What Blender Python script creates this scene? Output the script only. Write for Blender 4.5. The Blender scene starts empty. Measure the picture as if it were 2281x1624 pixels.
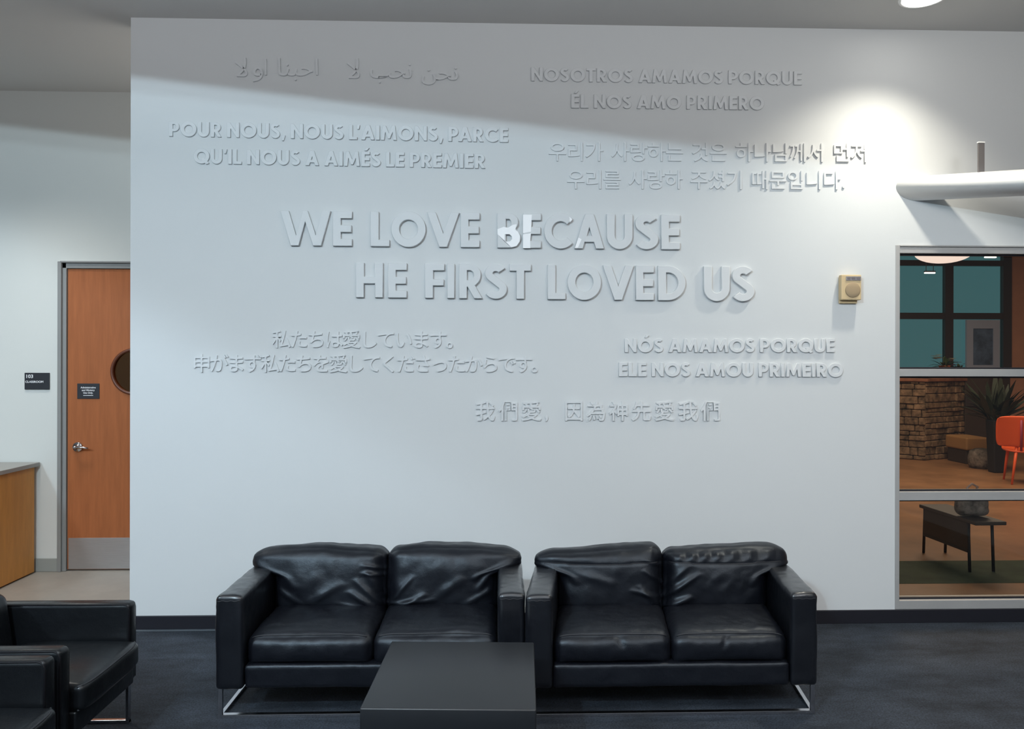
import bpy, bmesh, math, random
import numpy as np
from mathutils import Vector, Matrix, noise

random.seed(7)
PI = math.pi
scene = bpy.context.scene
col = scene.collection

# ------------------------------------------------------------------ camera
FOCAL = 1700.0                  # pixels, for a 2281 x 1624 frame
CX, CY = 1140.5, 805.0          # where the level optical axis meets the frame
EYE = 1.70
YAW = math.radians(1.80)
ROLL = 0.0020
cam_data = bpy.data.cameras.new('camera')
cam_data.sensor_width = 36.0
cam_data.lens = FOCAL / 2281.0 * 36.0
cam_data.shift_y = (CY - 812.0) / 2281.0
cam_data.clip_end = 200
cam = bpy.data.objects.new('camera', cam_data)
CAM_M = (Matrix.Translation((0, 0, EYE)) @ Matrix.Rotation(-YAW, 4, 'Z')
         @ Matrix.Rotation(PI / 2, 4, 'X') @ Matrix.Rotation(ROLL, 4, 'Z'))
cam.matrix_world = CAM_M
col.objects.link(cam)
scene.camera = cam

# ------------------------------------------------------------------ view
scene.view_settings.view_transform = 'Standard'
scene.view_settings.look = 'None'
scene.view_settings.gamma = 1.0
scene.view_settings.use_curve_mapping = False
scene.view_settings.exposure = 0.0

# ------------------------------------------------------------------ layout numbers
WALL_Y = 4.90                   # the face of the lettered wall
CEIL = 3.87
WALL_T = 0.18


def ray(px, py):
    d = Vector(((px - CX) / FOCAL, -(py - CY) / FOCAL, -1.0))
    return (CAM_M.to_3x3() @ d).normalized()


def at_y(px, py, Y):            # the point of the place seen at a pixel, on a plane of known depth
    d = ray(px, py)
    return Vector((0, 0, EYE)) + d * (Y / d.y)


def at_z(px, py, Z):
    d = ray(px, py)
    return Vector((0, 0, EYE)) + d * ((Z - EYE) / d.z)


WALL_X0 = at_y(290, 800, WALL_Y).x
DOOR_Y = at_z(210, 1272, 0).y

# ------------------------------------------------------------------ world and lights
world = bpy.data.worlds.new('world')
scene.world = world
world.use_nodes = True
bg = world.node_tree.nodes['Background']
bg.inputs[0].default_value = (0.86, 0.93, 1.0, 1)
bg.inputs[1].default_value = 0.16


def aim(o, target):
    d = (Vector(target) - o.location).normalized()
    o.rotation_euler = d.to_track_quat('-Z', 'Y').to_euler()


def area(name, loc, target, sx, sy, power, color, spread=PI):
    l = bpy.data.lights.new(name, 'AREA')
    l.shape = 'RECTANGLE'
    l.size, l.size_y, l.energy, l.color, l.spread = sx, sy, power, color, spread
    o = bpy.data.objects.new(name, l)
    o.location = loc
    aim(o, target)
    col.objects.link(o)
    return o


def spot(name, loc, direction, size, blend, power, color, radius):
    l = bpy.data.lights.new(name, 'SPOT')
    l.spot_size, l.spot_blend, l.energy, l.color, l.shadow_soft_size = size, blend, power, color, radius
    o = bpy.data.objects.new(name, l)
    o.location = loc
    o.rotation_euler = Vector(direction).to_track_quat('-Z', 'Y').to_euler()
    col.objects.link(o)
    return o


def cutoff_dir(L, A, B):        # axis of a lamp whose cut-off plane passes through the wall points A and B
    n = (Vector(A) - Vector(L)).cross(Vector(B) - Vector(L)).normalized()
    return n if n.z < 0 else -n


# ceiling lamps of the lounge, behind the camera, each with a shade that cuts it off upward
LA = (-1.9, -0.6, 3.78)
spot('lounge_lamp_light', LA,
     cutoff_dir(LA, at_y(290, 150, WALL_Y), at_y(1900, 343, WALL_Y)), PI * 0.995, 0.006, 430, (0.66, 0.87, 1.0), 0.03)
LA2 = (-2.2, -0.6, 3.78)
spot('lounge_lamp_light', LA2,
     cutoff_dir(LA2, at_y(290, 183, WALL_Y), at_y(1900, 358, WALL_Y)), PI * 0.995, 0.006, 150, (0.66, 0.87, 1.0), 0.03)
LB = (-4.9, 1.2, 3.5)
spot('corner_lamp_light', LB,
     cutoff_dir(LB, at_y(290, 560, WALL_Y), at_y(1000, 880, WALL_Y)), PI * 0.98, 0.08, 330, (0.68, 0.86, 1.0), 0.2)
# unseen lamps added to brighten the ceiling, the lounge and the right wall
area('ceiling_fill_near', (-0.8, 1.5, 3.05), (-0.8, 1.5, 5), 7.5, 0.5, 215, (0.96, 0.97, 1.0))
area('ceiling_fill_rear', (-0.5, -1.8, 3.05), (-0.5, -1.8, 5), 7.5, 0.5, 140, (0.96, 0.97, 1.0))
area('lounge_fill', (0.0, -1.6, 3.75), (0, -1.6, 0), 4.0, 2.0, 80, (0.90, 0.95, 1.0))  # downward fill, added for overall brightness
area('warm_wall_fill', (3.6, 0.9, 3.80), (4.2, 4.9, 2.2), 1.2, 0.6, 26, (1.0, 0.95, 0.84))  # added to lift the upper right wall with warm light
area('right_wall_fill', (3.0, -1.2, 3.80), (2.8, 4.9, 0.9), 1.0, 0.6, 18, (0.96, 0.97, 1.0), math.radians(75))  # added to brighten the lower right wall
# the recessed wall washer
DL = at_z(2058, -7, CEIL)
spot('downlight_light', (DL.x, DL.y - 0.08, CEIL - 0.03), (-0.10, 0.03, -1.0), math.radians(116), 1.0, 125, (1.0, 0.94, 0.80), 0.05)
# corridor
spot('corridor_light', (-3.5, 5.30, CEIL - 0.05), (0.0, 0.0, -1.0), math.radians(104), 1.0, 150, (1.0, 0.97, 0.90), 0.2)
area('corridor_fill', (-1.6, 5.55, 2.9), (-4.4, 5.5, 4.2), 0.8, 0.3, 4.5, (1.0, 0.97, 0.92))  # unseen fill lamp added behind the lettered wall to brighten the corridor

# ------------------------------------------------------------------ materials
def new_mat(name):
    m = bpy.data.materials.new(name)
    m.use_nodes = True
    nt = m.node_tree
    return m, nt, nt.nodes['Principled BSDF']


def mat(name, color, rough=0.5, metal=0.0, spec=0.5, bump=0.0, bscale=80.0, var=0.0, vscale=4.0, stretch=(1, 1, 1), coat=0.0):
    m, nt, p = new_mat(name)
    p.inputs['Base Color'].default_value = (*color, 1)
    p.inputs['Roughness'].default_value = rough
    p.inputs['Metallic'].default_value = metal
    p.inputs['Specular IOR Level'].default_value = spec
    p.inputs['Coat Weight'].default_value = coat
    tc = nt.nodes.new('ShaderNodeTexCoord')
    if var > 0:
        mp = nt.nodes.new('ShaderNodeMapping')
        mp.inputs['Scale'].default_value = stretch
        nz = nt.nodes.new('ShaderNodeTexNoise')
        nz.inputs['Scale'].default_value = vscale
        nz.inputs['Detail'].default_value = 8
        nz.inputs['Roughness'].default_value = 0.65
        rmp = nt.nodes.new('ShaderNodeValToRGB')
        rmp.color_ramp.elements[0].position = 0.3
        rmp.color_ramp.elements[1].position = 0.7
        rmp.color_ramp.elements[0].color = (*[c * (1 - var) for c in color], 1)
        rmp.color_ramp.elements[1].color = (*[min(1, c * (1 + var)) for c in color], 1)
        nt.links.new(tc.outputs['Object'], mp.inputs[0])
        nt.links.new(mp.outputs[0], nz.inputs['Vector'])
        nt.links.new(nz.outputs['Fac'], rmp.inputs[0])
        nt.links.new(rmp.outputs[0], p.inputs['Base Color'])
    if bump > 0:
        n2 = nt.nodes.new('ShaderNodeTexNoise')
        n2.inputs['Scale'].default_value = bscale
        n2.inputs['Detail'].default_value = 3
        b = nt.nodes.new('ShaderNodeBump')
        b.inputs['Strength'].default_value = bump
        b.inputs['Distance'].default_value = 0.01
        nt.links.new(tc.outputs['Object'], n2.inputs['Vector'])
        nt.links.new(n2.outputs['Fac'], b.inputs['Height'])
        nt.links.new(b.outputs[0], p.inputs['Normal'])
    return m


def emit(name, color, strength):
    m, nt, p = new_mat(name)
    p.inputs['Base Color'].default_value = (*color, 1)
    p.inputs['Emission Color'].default_value = (*color, 1)
    p.inputs['Emission Strength'].default_value = strength
    return m


def glass(name, tint, gloss_rough=0.02, ior=1.45):
    m = bpy.data.materials.new(name)
    m.use_nodes = True
    nt = m.node_tree
    nt.nodes.clear()
    out = nt.nodes.new('ShaderNodeOutputMaterial')
    tr = nt.nodes.new('ShaderNodeBsdfTransparent')
    tr.inputs[0].default_value = (*tint, 1)
    gl = nt.nodes.new('ShaderNodeBsdfGlossy')
    gl.inputs['Roughness'].default_value = gloss_rough
    fr = nt.nodes.new('ShaderNodeFresnel')
    # the same reflectance on the way in and on the way out of the pane
    geo = nt.nodes.new('ShaderNodeNewGeometry')
    mr = nt.nodes.new('ShaderNodeMapRange')
    mr.inputs['To Min'].default_value = ior
    mr.inputs['To Max'].default_value = 1.0 / ior
    nt.links.new(geo.outputs['Backfacing'], mr.inputs['Value'])
    nt.links.new(mr.outputs[0], fr.inputs[0])
    mx = nt.nodes.new('ShaderNodeMixShader')
    nt.links.new(fr.outputs[0], mx.inputs[0])
    nt.links.new(tr.outputs[0], mx.inputs[1])
    nt.links.new(gl.outputs[0], mx.inputs[2])
    nt.links.new(mx.outputs[0], out.inputs[0])
    return m


def carpet_mat():
    m, nt, p = new_mat('dark_carpet')
    p.inputs['Roughness'].default_value = 0.75
    p.inputs['Specular IOR Level'].default_value = 0.3
    tc = nt.nodes.new('ShaderNodeTexCoord')
    mp = nt.nodes.new('ShaderNodeMapping')
    mp.inputs['Scale'].default_value = (1.0, 2.0, 1.0)
    a = nt.nodes.new('ShaderNodeTexNoise')
    a.inputs['Scale'].default_value = 2.2
    a.inputs['Detail'].default_value = 10
    a.inputs['Roughness'].default_value = 0.72
    r = nt.nodes.new('ShaderNodeValToRGB')
    e = r.color_ramp.elements
    e[0].position, e[0].color = 0.30, (0.008, 0.011, 0.016, 1)
    e[1].position, e[1].color = 0.72, (0.048, 0.060, 0.080, 1)
    f = nt.nodes.new('ShaderNodeTexNoise')
    f.inputs['Scale'].default_value = 110
    f.inputs['Detail'].default_value = 4
    f.inputs['Roughness'].default_value = 0.8
    mix = nt.nodes.new('ShaderNodeMixRGB')
    mix.blend_type = 'OVERLAY'
    mix.inputs[0].default_value = 0.9
    fr = nt.nodes.new('ShaderNodeMapRange')
    fr.inputs['From Min'].default_value = 0.36
    fr.inputs['From Max'].default_value = 0.66
    fr.inputs['To Min'].default_value = 0.12
    fr.inputs['To Max'].default_value = 0.92
    b = nt.nodes.new('ShaderNodeBump')
    b.inputs['Strength'].default_value = 0.5
    b.inputs['Distance'].default_value = 0.006
    L = nt.links.new
    L(tc.outputs['Object'], mp.inputs[0]); L(mp.outputs[0], a.inputs['Vector'])
    L(a.outputs['Fac'], r.inputs[0]); L(tc.outputs['Object'], f.inputs['Vector'])
    L(r.outputs[0], mix.inputs[1]); L(f.outputs['Fac'], fr.inputs['Value']); L(fr.outputs[0], mix.inputs[2])
    L(mix.outputs[0], p.inputs['Base Color'])
    L(f.outputs['Fac'], b.inputs['Height']); L(b.outputs[0], p.inputs['Normal'])
    return m


def leather_mat(name, c, rough=0.42, coat=0.0, spec=0.5):
    m, nt, p = new_mat(name)
    p.inputs['Base Color'].default_value = (*c, 1)
    p.inputs['Specular IOR Level'].default_value = spec
    p.inputs['Coat Weight'].default_value = coat
    p.inputs['Coat Roughness'].default_value = 0.24
    p.inputs['Specular Tint'].default_value = (0.80, 0.90, 1.0, 1)
    tc = nt.nodes.new('ShaderNodeTexCoord')
    v = nt.nodes.new('ShaderNodeTexVoronoi')
    v.inputs['Scale'].default_value = 420
    n = nt.nodes.new('ShaderNodeTexNoise')
    n.inputs['Scale'].default_value = 14
    n.inputs['Detail'].default_value = 6
    mr = nt.nodes.new('ShaderNodeMapRange')
    mr.inputs['To Min'].default_value = rough - 0.10
    mr.inputs['To Max'].default_value = rough + 0.12
    b1 = nt.nodes.new('ShaderNodeBump')
    b1.inputs['Strength'].default_value = 0.22
    b1.inputs['Distance'].default_value = 0.0012
    b2 = nt.nodes.new('ShaderNodeBump')
    b2.inputs['Strength'].default_value = 0.30
    b2.inputs['Distance'].default_value = 0.012
    L = nt.links.new
    L(tc.outputs['Object'], v.inputs['Vector']); L(tc.outputs['Object'], n.inputs['Vector'])
    L(v.outputs['Distance'], b1.inputs['Height']); L(n.outputs['Fac'], b2.inputs['Height'])
    L(b2.outputs[0], b1.inputs['Normal']); L(b1.outputs[0], p.inputs['Normal'])
    L(n.outputs['Fac'], mr.inputs['Value']); L(mr.outputs[0], p.inputs['Roughness'])
    return m


M = {}
M['wall'] = mat('white_wall_paint', (0.66, 0.675, 0.68), 0.85, spec=0.2, bump=0.04, bscale=240)
M['side_wall'] = mat('warm_white_wall_paint', (0.66, 0.67, 0.645), 0.85, spec=0.2, bump=0.04, bscale=240)
M['ceiling'] = mat('ceiling_paint', (0.62, 0.61, 0.59), 0.9, spec=0.1, bump=0.03, bscale=200)
M['letter'] = mat('letter_paint', (0.675, 0.69, 0.70), 0.55, spec=0.35)
M['patch'] = mat('white_letter_face', (0.97, 0.97, 0.98), 0.35, spec=0.5)
M['base_dark'] = mat('black_rubber_base', (0.010, 0.010, 0.016), 0.5)
M['base_grey'] = mat('grey_rubber_base', (0.30, 0.31, 0.29), 0.6)
M['carpet'] = carpet_mat()
M['concrete'] = mat('corridor_concrete', (0.36, 0.33, 0.29), 0.45, var=0.10, vscale=3, bump=0.03)
M['leather'] = leather_mat('black_leather', (0.0045, 0.005, 0.008), 0.40)
M['arm_leather'] = leather_mat('black_arm_leather', (0.004, 0.0045, 0.007), 0.40, spec=0.35, coat=0.9)
M['chair_leather'] = leather_mat('charcoal_leather', (0.0035, 0.004, 0.005), 0.46, spec=0.22, coat=0.45)
M['thread'] = mat('seam_thread', (0.02, 0.021, 0.026), 0.6)
M['dark_thread'] = mat('dark_piping', (0.004, 0.004, 0.006), 0.6, spec=0.25)
M['chrome'] = mat('chrome', (0.62, 0.62, 0.65), 0.14, metal=1.0)
M['steel'] = mat('brushed_steel', (0.46, 0.45, 0.45), 0.42, metal=0.7, var=0.08, vscale=8, stretch=(1, 1, 40))
M['alu'] = mat('anodised_aluminium', (0.46, 0.455, 0.45), 0.5, metal=0.35, var=0.04, vscale=5)
M['table'] = mat('charcoal_laminate', (0.011, 0.0125, 0.0155), 0.42, spec=0.62, var=0.10, vscale=3)
M['door_wood'] = mat('cherry_veneer', (0.36, 0.115, 0.040), 0.55, spec=0.25, var=0.13, vscale=5, stretch=(6, 6, 0.5))
M['ring_wood'] = mat('dark_porthole_ring', (0.12, 0.035, 0.016), 0.4)
M['cab_wood'] = mat('maple_veneer', (0.60, 0.27, 0.07), 0.5, spec=0.3, var=0.13, vscale=4, stretch=(4, 4, 0.6))
M['cab_top'] = mat('grey_laminate', (0.32, 0.31, 0.29), 0.4)
M['grey_frame'] = mat('grey_painted_steel', (0.25, 0.25, 0.245), 0.5, bump=0.05, bscale=50)
M['sign'] = mat('sign_charcoal', (0.018, 0.020, 0.026), 0.45)
M['sign_text'] = mat('sign_white', (0.80, 0.80, 0.82), 0.5)
M['pipe'] = mat('white_pipe_paint', (0.80, 0.80, 0.80), 0.45, bump=0.03, bscale=60)
M['post'] = mat('grey_bracket_paint', (0.13, 0.12, 0.12), 0.6)
M['white_trim'] = mat('white_trim_paint', (0.85, 0.85, 0.83), 0.4)
M['lens'] = emit('lamp_lens', (1.0, 0.97, 0.90), 9.0)
M['beige'] = mat('beige_plastic', (0.62, 0.47, 0.27), 0.5)
M['beige_grille'] = mat('tan_grille_cloth', (0.40, 0.295, 0.18), 0.8, bump=0.3, bscale=900)
M['silver'] = mat('silver_label', (0.55, 0.53, 0.54), 0.25, metal=0.9)
M['glass'] = glass('window_glass', (0.86, 0.87, 0.86))
M['amber_glass'] = glass('porthole_glass', (0.55, 0.42, 0.30), 0.05)

# ------------------------------------------------------------------ object helpers
def tag(o, label=None, cat=None, group=None, kind=None):
    if label: o['label'] = label
    if cat: o['category'] = cat
    if group: o['group'] = group
    if kind: o['kind'] = kind
    return o


def empty(name, loc, label=None, cat=None, group=None, kind=None, rz=0.0):
    o = bpy.data.objects.new(name, None)
    o.empty_display_size = 0.1
    o.location = loc
    o.rotation_euler = (0, 0, rz)
    col.objects.link(o)
    return tag(o, label, cat, group, kind)


def link(name, me, material, parent=None, smooth=False, loc=None):
    if material is not None and len(me.materials) == 0:
        me.materials.append(material)
    if smooth:
        me.polygons.foreach_set('use_smooth', [True] * len(me.polygons))
    o = bpy.data.objects.new(name, me)
    col.objects.link(o)
    if parent: o.parent = parent
    if loc is not None: o.location = loc
    return o


def from_bm(name, bm, material, parent=None, smooth=False, loc=None):
    me = bpy.data.meshes.new(name)
    bmesh.ops.recalc_face_normals(bm, faces=bm.faces)
    bm.to_mesh(me)
    bm.free()
    return link(name, me, material, parent, smooth, loc)


def add_box(bm, x0, y0, z0, x1, y1, z1, bevel=0.0, seg=2, mtx=None):
    t = bmesh.new()
    bmesh.ops.create_cube(t, size=1.0)
    for v in t.verts:
        v.co = Vector(((x0 + x1) / 2 + v.co.x * (x1 - x0), (y0 + y1) / 2 + v.co.y * (y1 - y0), (z0 + z1) / 2 + v.co.z * (z1 - z0)))
    if bevel > 0:
        bmesh.ops.bevel(t, geom=list(t.edges), offset=bevel, segments=seg, profile=0.5, affect='EDGES')
    if mtx is not None:
        bmesh.ops.transform(t, matrix=mtx, verts=t.verts)
    me = bpy.data.meshes.new('tmp')
    t.to_mesh(me)
    t.free()
    bm.from_mesh(me)
    bpy.data.meshes.remove(me)


def box(name, x0, y0, z0, x1, y1, z1, material, parent=None, bevel=0.0, seg=2, smooth=False):
    bm = bmesh.new()
    add_box(bm, x0, y0, z0, x1, y1, z1, bevel, seg)
    return from_bm(name, bm, material, parent, smooth)


def add_tube(bm, pts, r, n=10, closed=False, caps=True):
    pts = [Vector(p) for p in pts]
    rings = []
    N = len(pts)
    up = Vector((0, 0, 1))
    prev = None
    for i, p in enumerate(pts):
        if closed:
            t = (pts[(i + 1) % N] - pts[i - 1]).normalized()
        else:
            t = (pts[min(i + 1, N - 1)] - pts[max(i - 1, 0)]).normalized()
        if prev is None:
            a = t.cross(up)
            if a.length < 1e-3: a = t.cross(Vector((1, 0, 0)))
            a.normalize()
        else:
            a = (prev - t * prev.dot(t)).normalized()
        b = t.cross(a)
        prev = a
        rr = r[i] if isinstance(r, (list, tuple)) else r
        rings.append([bm.verts.new(p + (a * math.cos(2 * PI * k / n) + b * math.sin(2 * PI * k / n)) * rr) for k in range(n)])
    for i in range(N if closed else N - 1):
        A, B = rings[i], rings[(i + 1) % N]
        for k in range(n):
            bm.faces.new((A[k], A[(k + 1) % n], B[(k + 1) % n], B[k]))
    if caps and not closed:
        bm.faces.new(rings[0][::-1])
        bm.faces.new(rings[-1])


def tube(name, pts, r, material, parent=None, n=10, closed=False, smooth=True):
    bm = bmesh.new()
    add_tube(bm, pts, r, n, closed)
    return from_bm(name, bm, material, parent, smooth)


def add_lathe(bm, prof, n=32, center=(0, 0, 0), axis='Z'):
    rings = []
    for (r, h) in prof:
        ring = []
        for k in range(n):
            a = 2 * PI * k / n
            if axis == 'Z':
                p = Vector((r * math.cos(a), r * math.sin(a), h))
            else:                                   # axis along -Y (towards the viewer)
                p = Vector((r * math.cos(a), -h, r * math.sin(a)))
            ring.append(bm.verts.new(Vector(center) + p))
        rings.append(ring)
    for A, B in zip(rings, rings[1:]):
        for k in range(n):
            bm.faces.new((A[k], A[(k + 1) % n], B[(k + 1) % n], B[k]))
    bm.faces.new(rings[0])
    bm.faces.new(rings[-1])


def lathe(name, prof, material, parent=None, n=32, center=(0, 0, 0), axis='Z', smooth=True):
    bm = bmesh.new()
    add_lathe(bm, prof, n, center, axis)
    return from_bm(name, bm, material, parent, smooth)


# ------------------------------------------------------------------ soft forms
def lattice(nx, ny, nz):
    idx, pts, faces = {}, [], []

    def vid(i, j, k):
        key = (i, j, k)
        if key not in idx:
            idx[key] = len(pts)
            pts.append((2 * i / nx - 1, 2 * j / ny - 1, 2 * k / nz - 1))
        return idx[key]
    for i in range(nx):
        for j in range(ny):
            faces.append((vid(i, j, 0), vid(i, j + 1, 0), vid(i + 1, j + 1, 0), vid(i + 1, j, 0)))
            faces.append((vid(i, j, nz), vid(i + 1, j, nz), vid(i + 1, j + 1, nz), vid(i, j + 1, nz)))
        for k in range(nz):
            faces.append((vid(i, 0, k), vid(i + 1, 0, k), vid(i + 1, 0, k + 1), vid(i, 0, k + 1)))
            faces.append((vid(i, ny, k), vid(i, ny, k + 1), vid(i + 1, ny, k + 1), vid(i + 1, ny, k)))
    for j in range(ny):
        for k in range(nz):
            faces.append((vid(0, j, k), vid(0, j, k + 1), vid(0, j + 1, k + 1), vid(0, j + 1, k)))
            faces.append((vid(nx, j, k), vid(nx, j + 1, k), vid(nx, j + 1, k + 1), vid(nx, j, k + 1)))
    return np.array(pts, float), faces


def rounded(u, half, r):
    """u in [-1,1]^3 on the cube surface -> rounded box points and outward normals"""
    half = np.array(half, float)
    p = u * half
    rr = np.minimum(r, half * 0.999)
    inner = np.clip(p, -(half - rr), half - rr)
    d = (p - inner) / rr
    n = d / np.maximum(np.linalg.norm(d, axis=1, keepdims=True), 1e-9)
    return inner + n * rr, n


def smoothstep(a, b, x):
    t = np.clip((x - a) / (b - a), 0, 1)
    return t * t * (3 - 2 * t)


def fold(s, t, x0, y0, x1, y1, w, amp):
    """a soft crease from (x0,y0) to (x1,y1): height field over (s,t)"""
    dx, dy = x1 - x0, y1 - y0
    L2 = dx * dx + dy * dy
    q = np.clip(((s - x0) * dx + (t - y0) * dy) / L2, 0, 1)
    dist2 = (s - x0 - q * dx) ** 2 + (t - y0 - q * dy) ** 2
    env = np.sin(np.clip(q * 0.85 + 0.15, 0, 1) * PI) ** 0.7
    return amp * env * np.exp(-dist2 / (w * w))


def nse(P, scale, seed):
    return np.array([noise.noise(Vector((p[0] * scale + seed, p[1] * scale + seed * 0.7, p[2] * scale - seed))) for p in P])


def mesh_from(name, P, faces, material, parent=None, smooth=True):
    me = bpy.data.meshes.new(name)
    me.from_pydata([tuple(p) for p in P], [], faces)
    me.update()
    return link(name, me, material, parent, smooth)


# ------------------------------------------------------------------ THE SETTING
def struct(o):
    o['kind'] = 'structure'
    return o


WIN_X0 = at_y(1994, 800, WALL_Y).x
WIN_Z1 = at_y(1995, 546, WALL_Y).z
WIN_X1 = 4.45
BASE_H = 0.086
ROOM_X1 = 4.7
# lettered wall with the window opening
bm = bmesh.new()
add_box(bm, WALL_X0, WALL_Y, 0, WIN_X0, WALL_Y + WALL_T, CEIL)
add_box(bm, WIN_X0, WALL_Y, WIN_Z1, WIN_X1, WALL_Y + WALL_T, CEIL)
add_box(bm, WIN_X0, WALL_Y, 0, WIN_X1, WALL_Y + WALL_T, BASE_H)
add_box(bm, WIN_X1, WALL_Y, 0, ROOM_X1, WALL_Y + WALL_T, CEIL)
struct(from_bm('wall_back', bm, M['wall']))
# corridor wall with a door opening
DX0 = at_y(131, 900, DOOR_Y).x
DZ1 = at_y(131, 583, DOOR_Y).z
LEAF_X0 = at_y(148, 900, DOOR_Y).x
LEAF_W = 1.09
LEAF_Z1 = at_y(200, 598, DOOR_Y).z
DX1 = LEAF_X0 + LEAF_W + (LEAF_X0 - DX0)
bm = bmesh.new()
add_box(bm, -6.2, DOOR_Y, 0, DX0, DOOR_Y + 0.15, CEIL)
add_box(bm, DX0, DOOR_Y, DZ1, DX1, DOOR_Y + 0.15, CEIL)
add_box(bm, DX1, DOOR_Y, 0, 1.6, DOOR_Y + 0.15, CEIL)
struct(from_bm('wall_corridor', bm, M['side_wall']))
struct(box('wall_partition', 1.6, WALL_Y + WALL_T, 0, 1.75, 14.8, 4.4, M['side_wall']))
# floors and ceiling
struct(box('floor', -6.2, -4.0, -0.1, ROOM_X1, WALL_Y, 0, M['carpet']))
struct(box('floor_corridor', -6.2, WALL_Y, -0.1, 1.6, DOOR_Y + 0.15, -0.001, M['concrete']))
bm = bmesh.new()
add_box(bm, -6.2, -4.0, CEIL, ROOM_X1, WALL_Y + WALL_T, CEIL + 0.1)
add_box(bm, -6.2, WALL_Y + WALL_T, CEIL, 1.75, DOOR_Y + 0.15, CEIL + 0.1)
struct(from_bm('ceiling', bm, M['ceiling']))
# baseboards
struct(box('baseboard_back', WALL_X0, WALL_Y - 0.012, 0, ROOM_X1, WALL_Y + 0.002, BASE_H, M['base_dark'], bevel=0.003))
struct(box('baseboard_corridor', -6.2, DOOR_Y - 0.012, 0, DX0 - 0.002, DOOR_Y + 0.002, 0.105, M['base_grey'], bevel=0.003))
struct(box('trim_1', WALL_X0, WALL_Y - 0.045, 0, at_y(500, 1400, WALL_Y).x, WALL_Y - 0.020, 0.006, mat('slate_edge_strip', (0.07, 0.085, 0.10), 0.5), bevel=0.002))

# ---------------------------------------------------------------- door
door = empty('door_1', (LEAF_X0 + LEAF_W / 2, DOOR_Y, 0), kind='structure')


def onto(parent, o):
    """parent, keeping world coordinates (parents here are only translated and turned about Z)"""
    o.parent = parent
    o.matrix_parent_inverse = (Matrix.Translation(parent.location) @ parent.rotation_euler.to_matrix().to_4x4()).inverted()
    return o


bm = bmesh.new()
fw = LEAF_X0 - DX0
yf = DOOR_Y - 0.025
add_box(bm, DX0, yf, 0, DX0 + 0.030, DOOR_Y + 0.14, DZ1, 0.003)
add_box(bm, DX0 + 0.028, yf + 0.02, 0, LEAF_X0, DOOR_Y + 0.14, DZ1 - 0.01, 0.003)
add_box(bm, DX1 - fw, yf + 0.02, 0, DX1, DOOR_Y + 0.14, DZ1, 0.003)
add_box(bm, DX0 + 0.02, yf, DZ1 - 0.010, DX1, DOOR_Y + 0.14, DZ1 + 0.004, 0.003)
add_box(bm, DX0 + 0.028, yf + 0.02, LEAF_Z1, DX1 - 0.02, DOOR_Y + 0.14, DZ1 - 0.008, 0.003)
onto(door, from_bm('door_frame', bm, M['grey_frame']))
# leaf with a round hole
PR = 0.175
PC = Vector((LEAF_X0 + 0.535, 0, at_y(290, 828, DOOR_Y).z))
LY0, LY1 = DOOR_Y + 0.012, DOOR_Y + 0.056
LX0, LX1, LZ0, LZ1 = LEAF_X0 + 0.004, LEAF_X0 + LEAF_W - 0.004, 0.012, LEAF_Z1 - 0.004


def plate_with_hole(bm, x0, z0, x1, z1, y0, y1, c, r, n=48):
    def edge_pt(a):
        dx, dz = math.cos(a), math.sin(a)
        ts = []
        if dx > 1e-9: ts.append((x1 - c.x) / dx)
        if dx < -1e-9: ts.append((x0 - c.x) / dx)
        if dz > 1e-9: ts.append((z1 - c.z) / dz)
        if dz < -1e-9: ts.append((z0 - c.z) / dz)
        t = min(ts)
        return (c.x + dx * t, c.z + dz * t)
    angs = [2 * PI * k / n for k in range(n)]
    angs += [math.atan2(z - c.z, x - c.x) % (2 * PI) for x in (x0, x1) for z in (z0, z1)]
    angs = sorted(set(round(a, 9) for a in angs))
    V = []
    for a in angs:
        ex, ez = edge_pt(a)
        ix, iz = c.x + r * math.cos(a), c.z + r * math.sin(a)
        V.append([bm.verts.new((ix, y0, iz)), bm.verts.new((ex, y0, ez)), bm.verts.new((ex, y1, ez)), bm.verts.new((ix, y1, iz))])
    m = len(V)
    for i in range(m):
        A, B = V[i], V[(i + 1) % m]
        for k in range(4):
            bm.faces.new((A[k], B[k], B[(k + 1) % 4], A[(k + 1) % 4]))


bm = bmesh.new()
plate_with_hole(bm, LX0, LZ0, LX1, LZ1, LY0, LY1, PC, PR)
leaf = onto(door, from_bm('door_leaf', bm, M['door_wood']))
pts = [(PC.x + (PR + 0.004) * math.cos(a), LY0 - 0.002, PC.z + (PR + 0.004) * math.sin(a)) for a in np.linspace(0, 2 * PI, 64, endpoint=False)]
onto(door, tube('porthole_ring', pts, 0.013, M['ring_wood'], n=10, closed=True))
bm = bmesh.new()
add_lathe(bm, [(PR + 0.001, 0), (PR + 0.001, 0.006)], 48, (PC.x, DOOR_Y + 0.036, PC.z), 'Y')
onto(door, from_bm('porthole_glass', bm, M['amber_glass']))
# kick plate
onto(door, box('kick_plate', LX0 + 0.008, LY0 - 0.002, 0.014, LX1 - 0.008, LY0 + 0.001, at_y(200, 1199, DOOR_Y).z, M['steel'], bevel=0.0008))
# lever handle
hc = at_y(172, 996, DOOR_Y)
hx, hz = hc.x, hc.z
bm = bmesh.new()
add_lathe(bm, [(0.040, 0.0), (0.040, 0.008), (0.036, 0.014), (0.016, 0.016), (0.014, 0.045), (0.0145, 0.056), (0.008, 0.060)], 28, (hx, LY0, hz), 'Y')
add_tube(bm, [(hx, LY0 - 0.050, hz), (hx + 0.03, LY0 - 0.052, hz + 0.002), (hx + 0.075, LY0 - 0.053, hz - 0.001), (hx + 0.105, LY0 - 0.045, hz - 0.006)],
         [0.011, 0.0105, 0.009, 0.006], 12)
onto(door, from_bm('door_handle', bm, M['chrome'], smooth=True))

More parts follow.
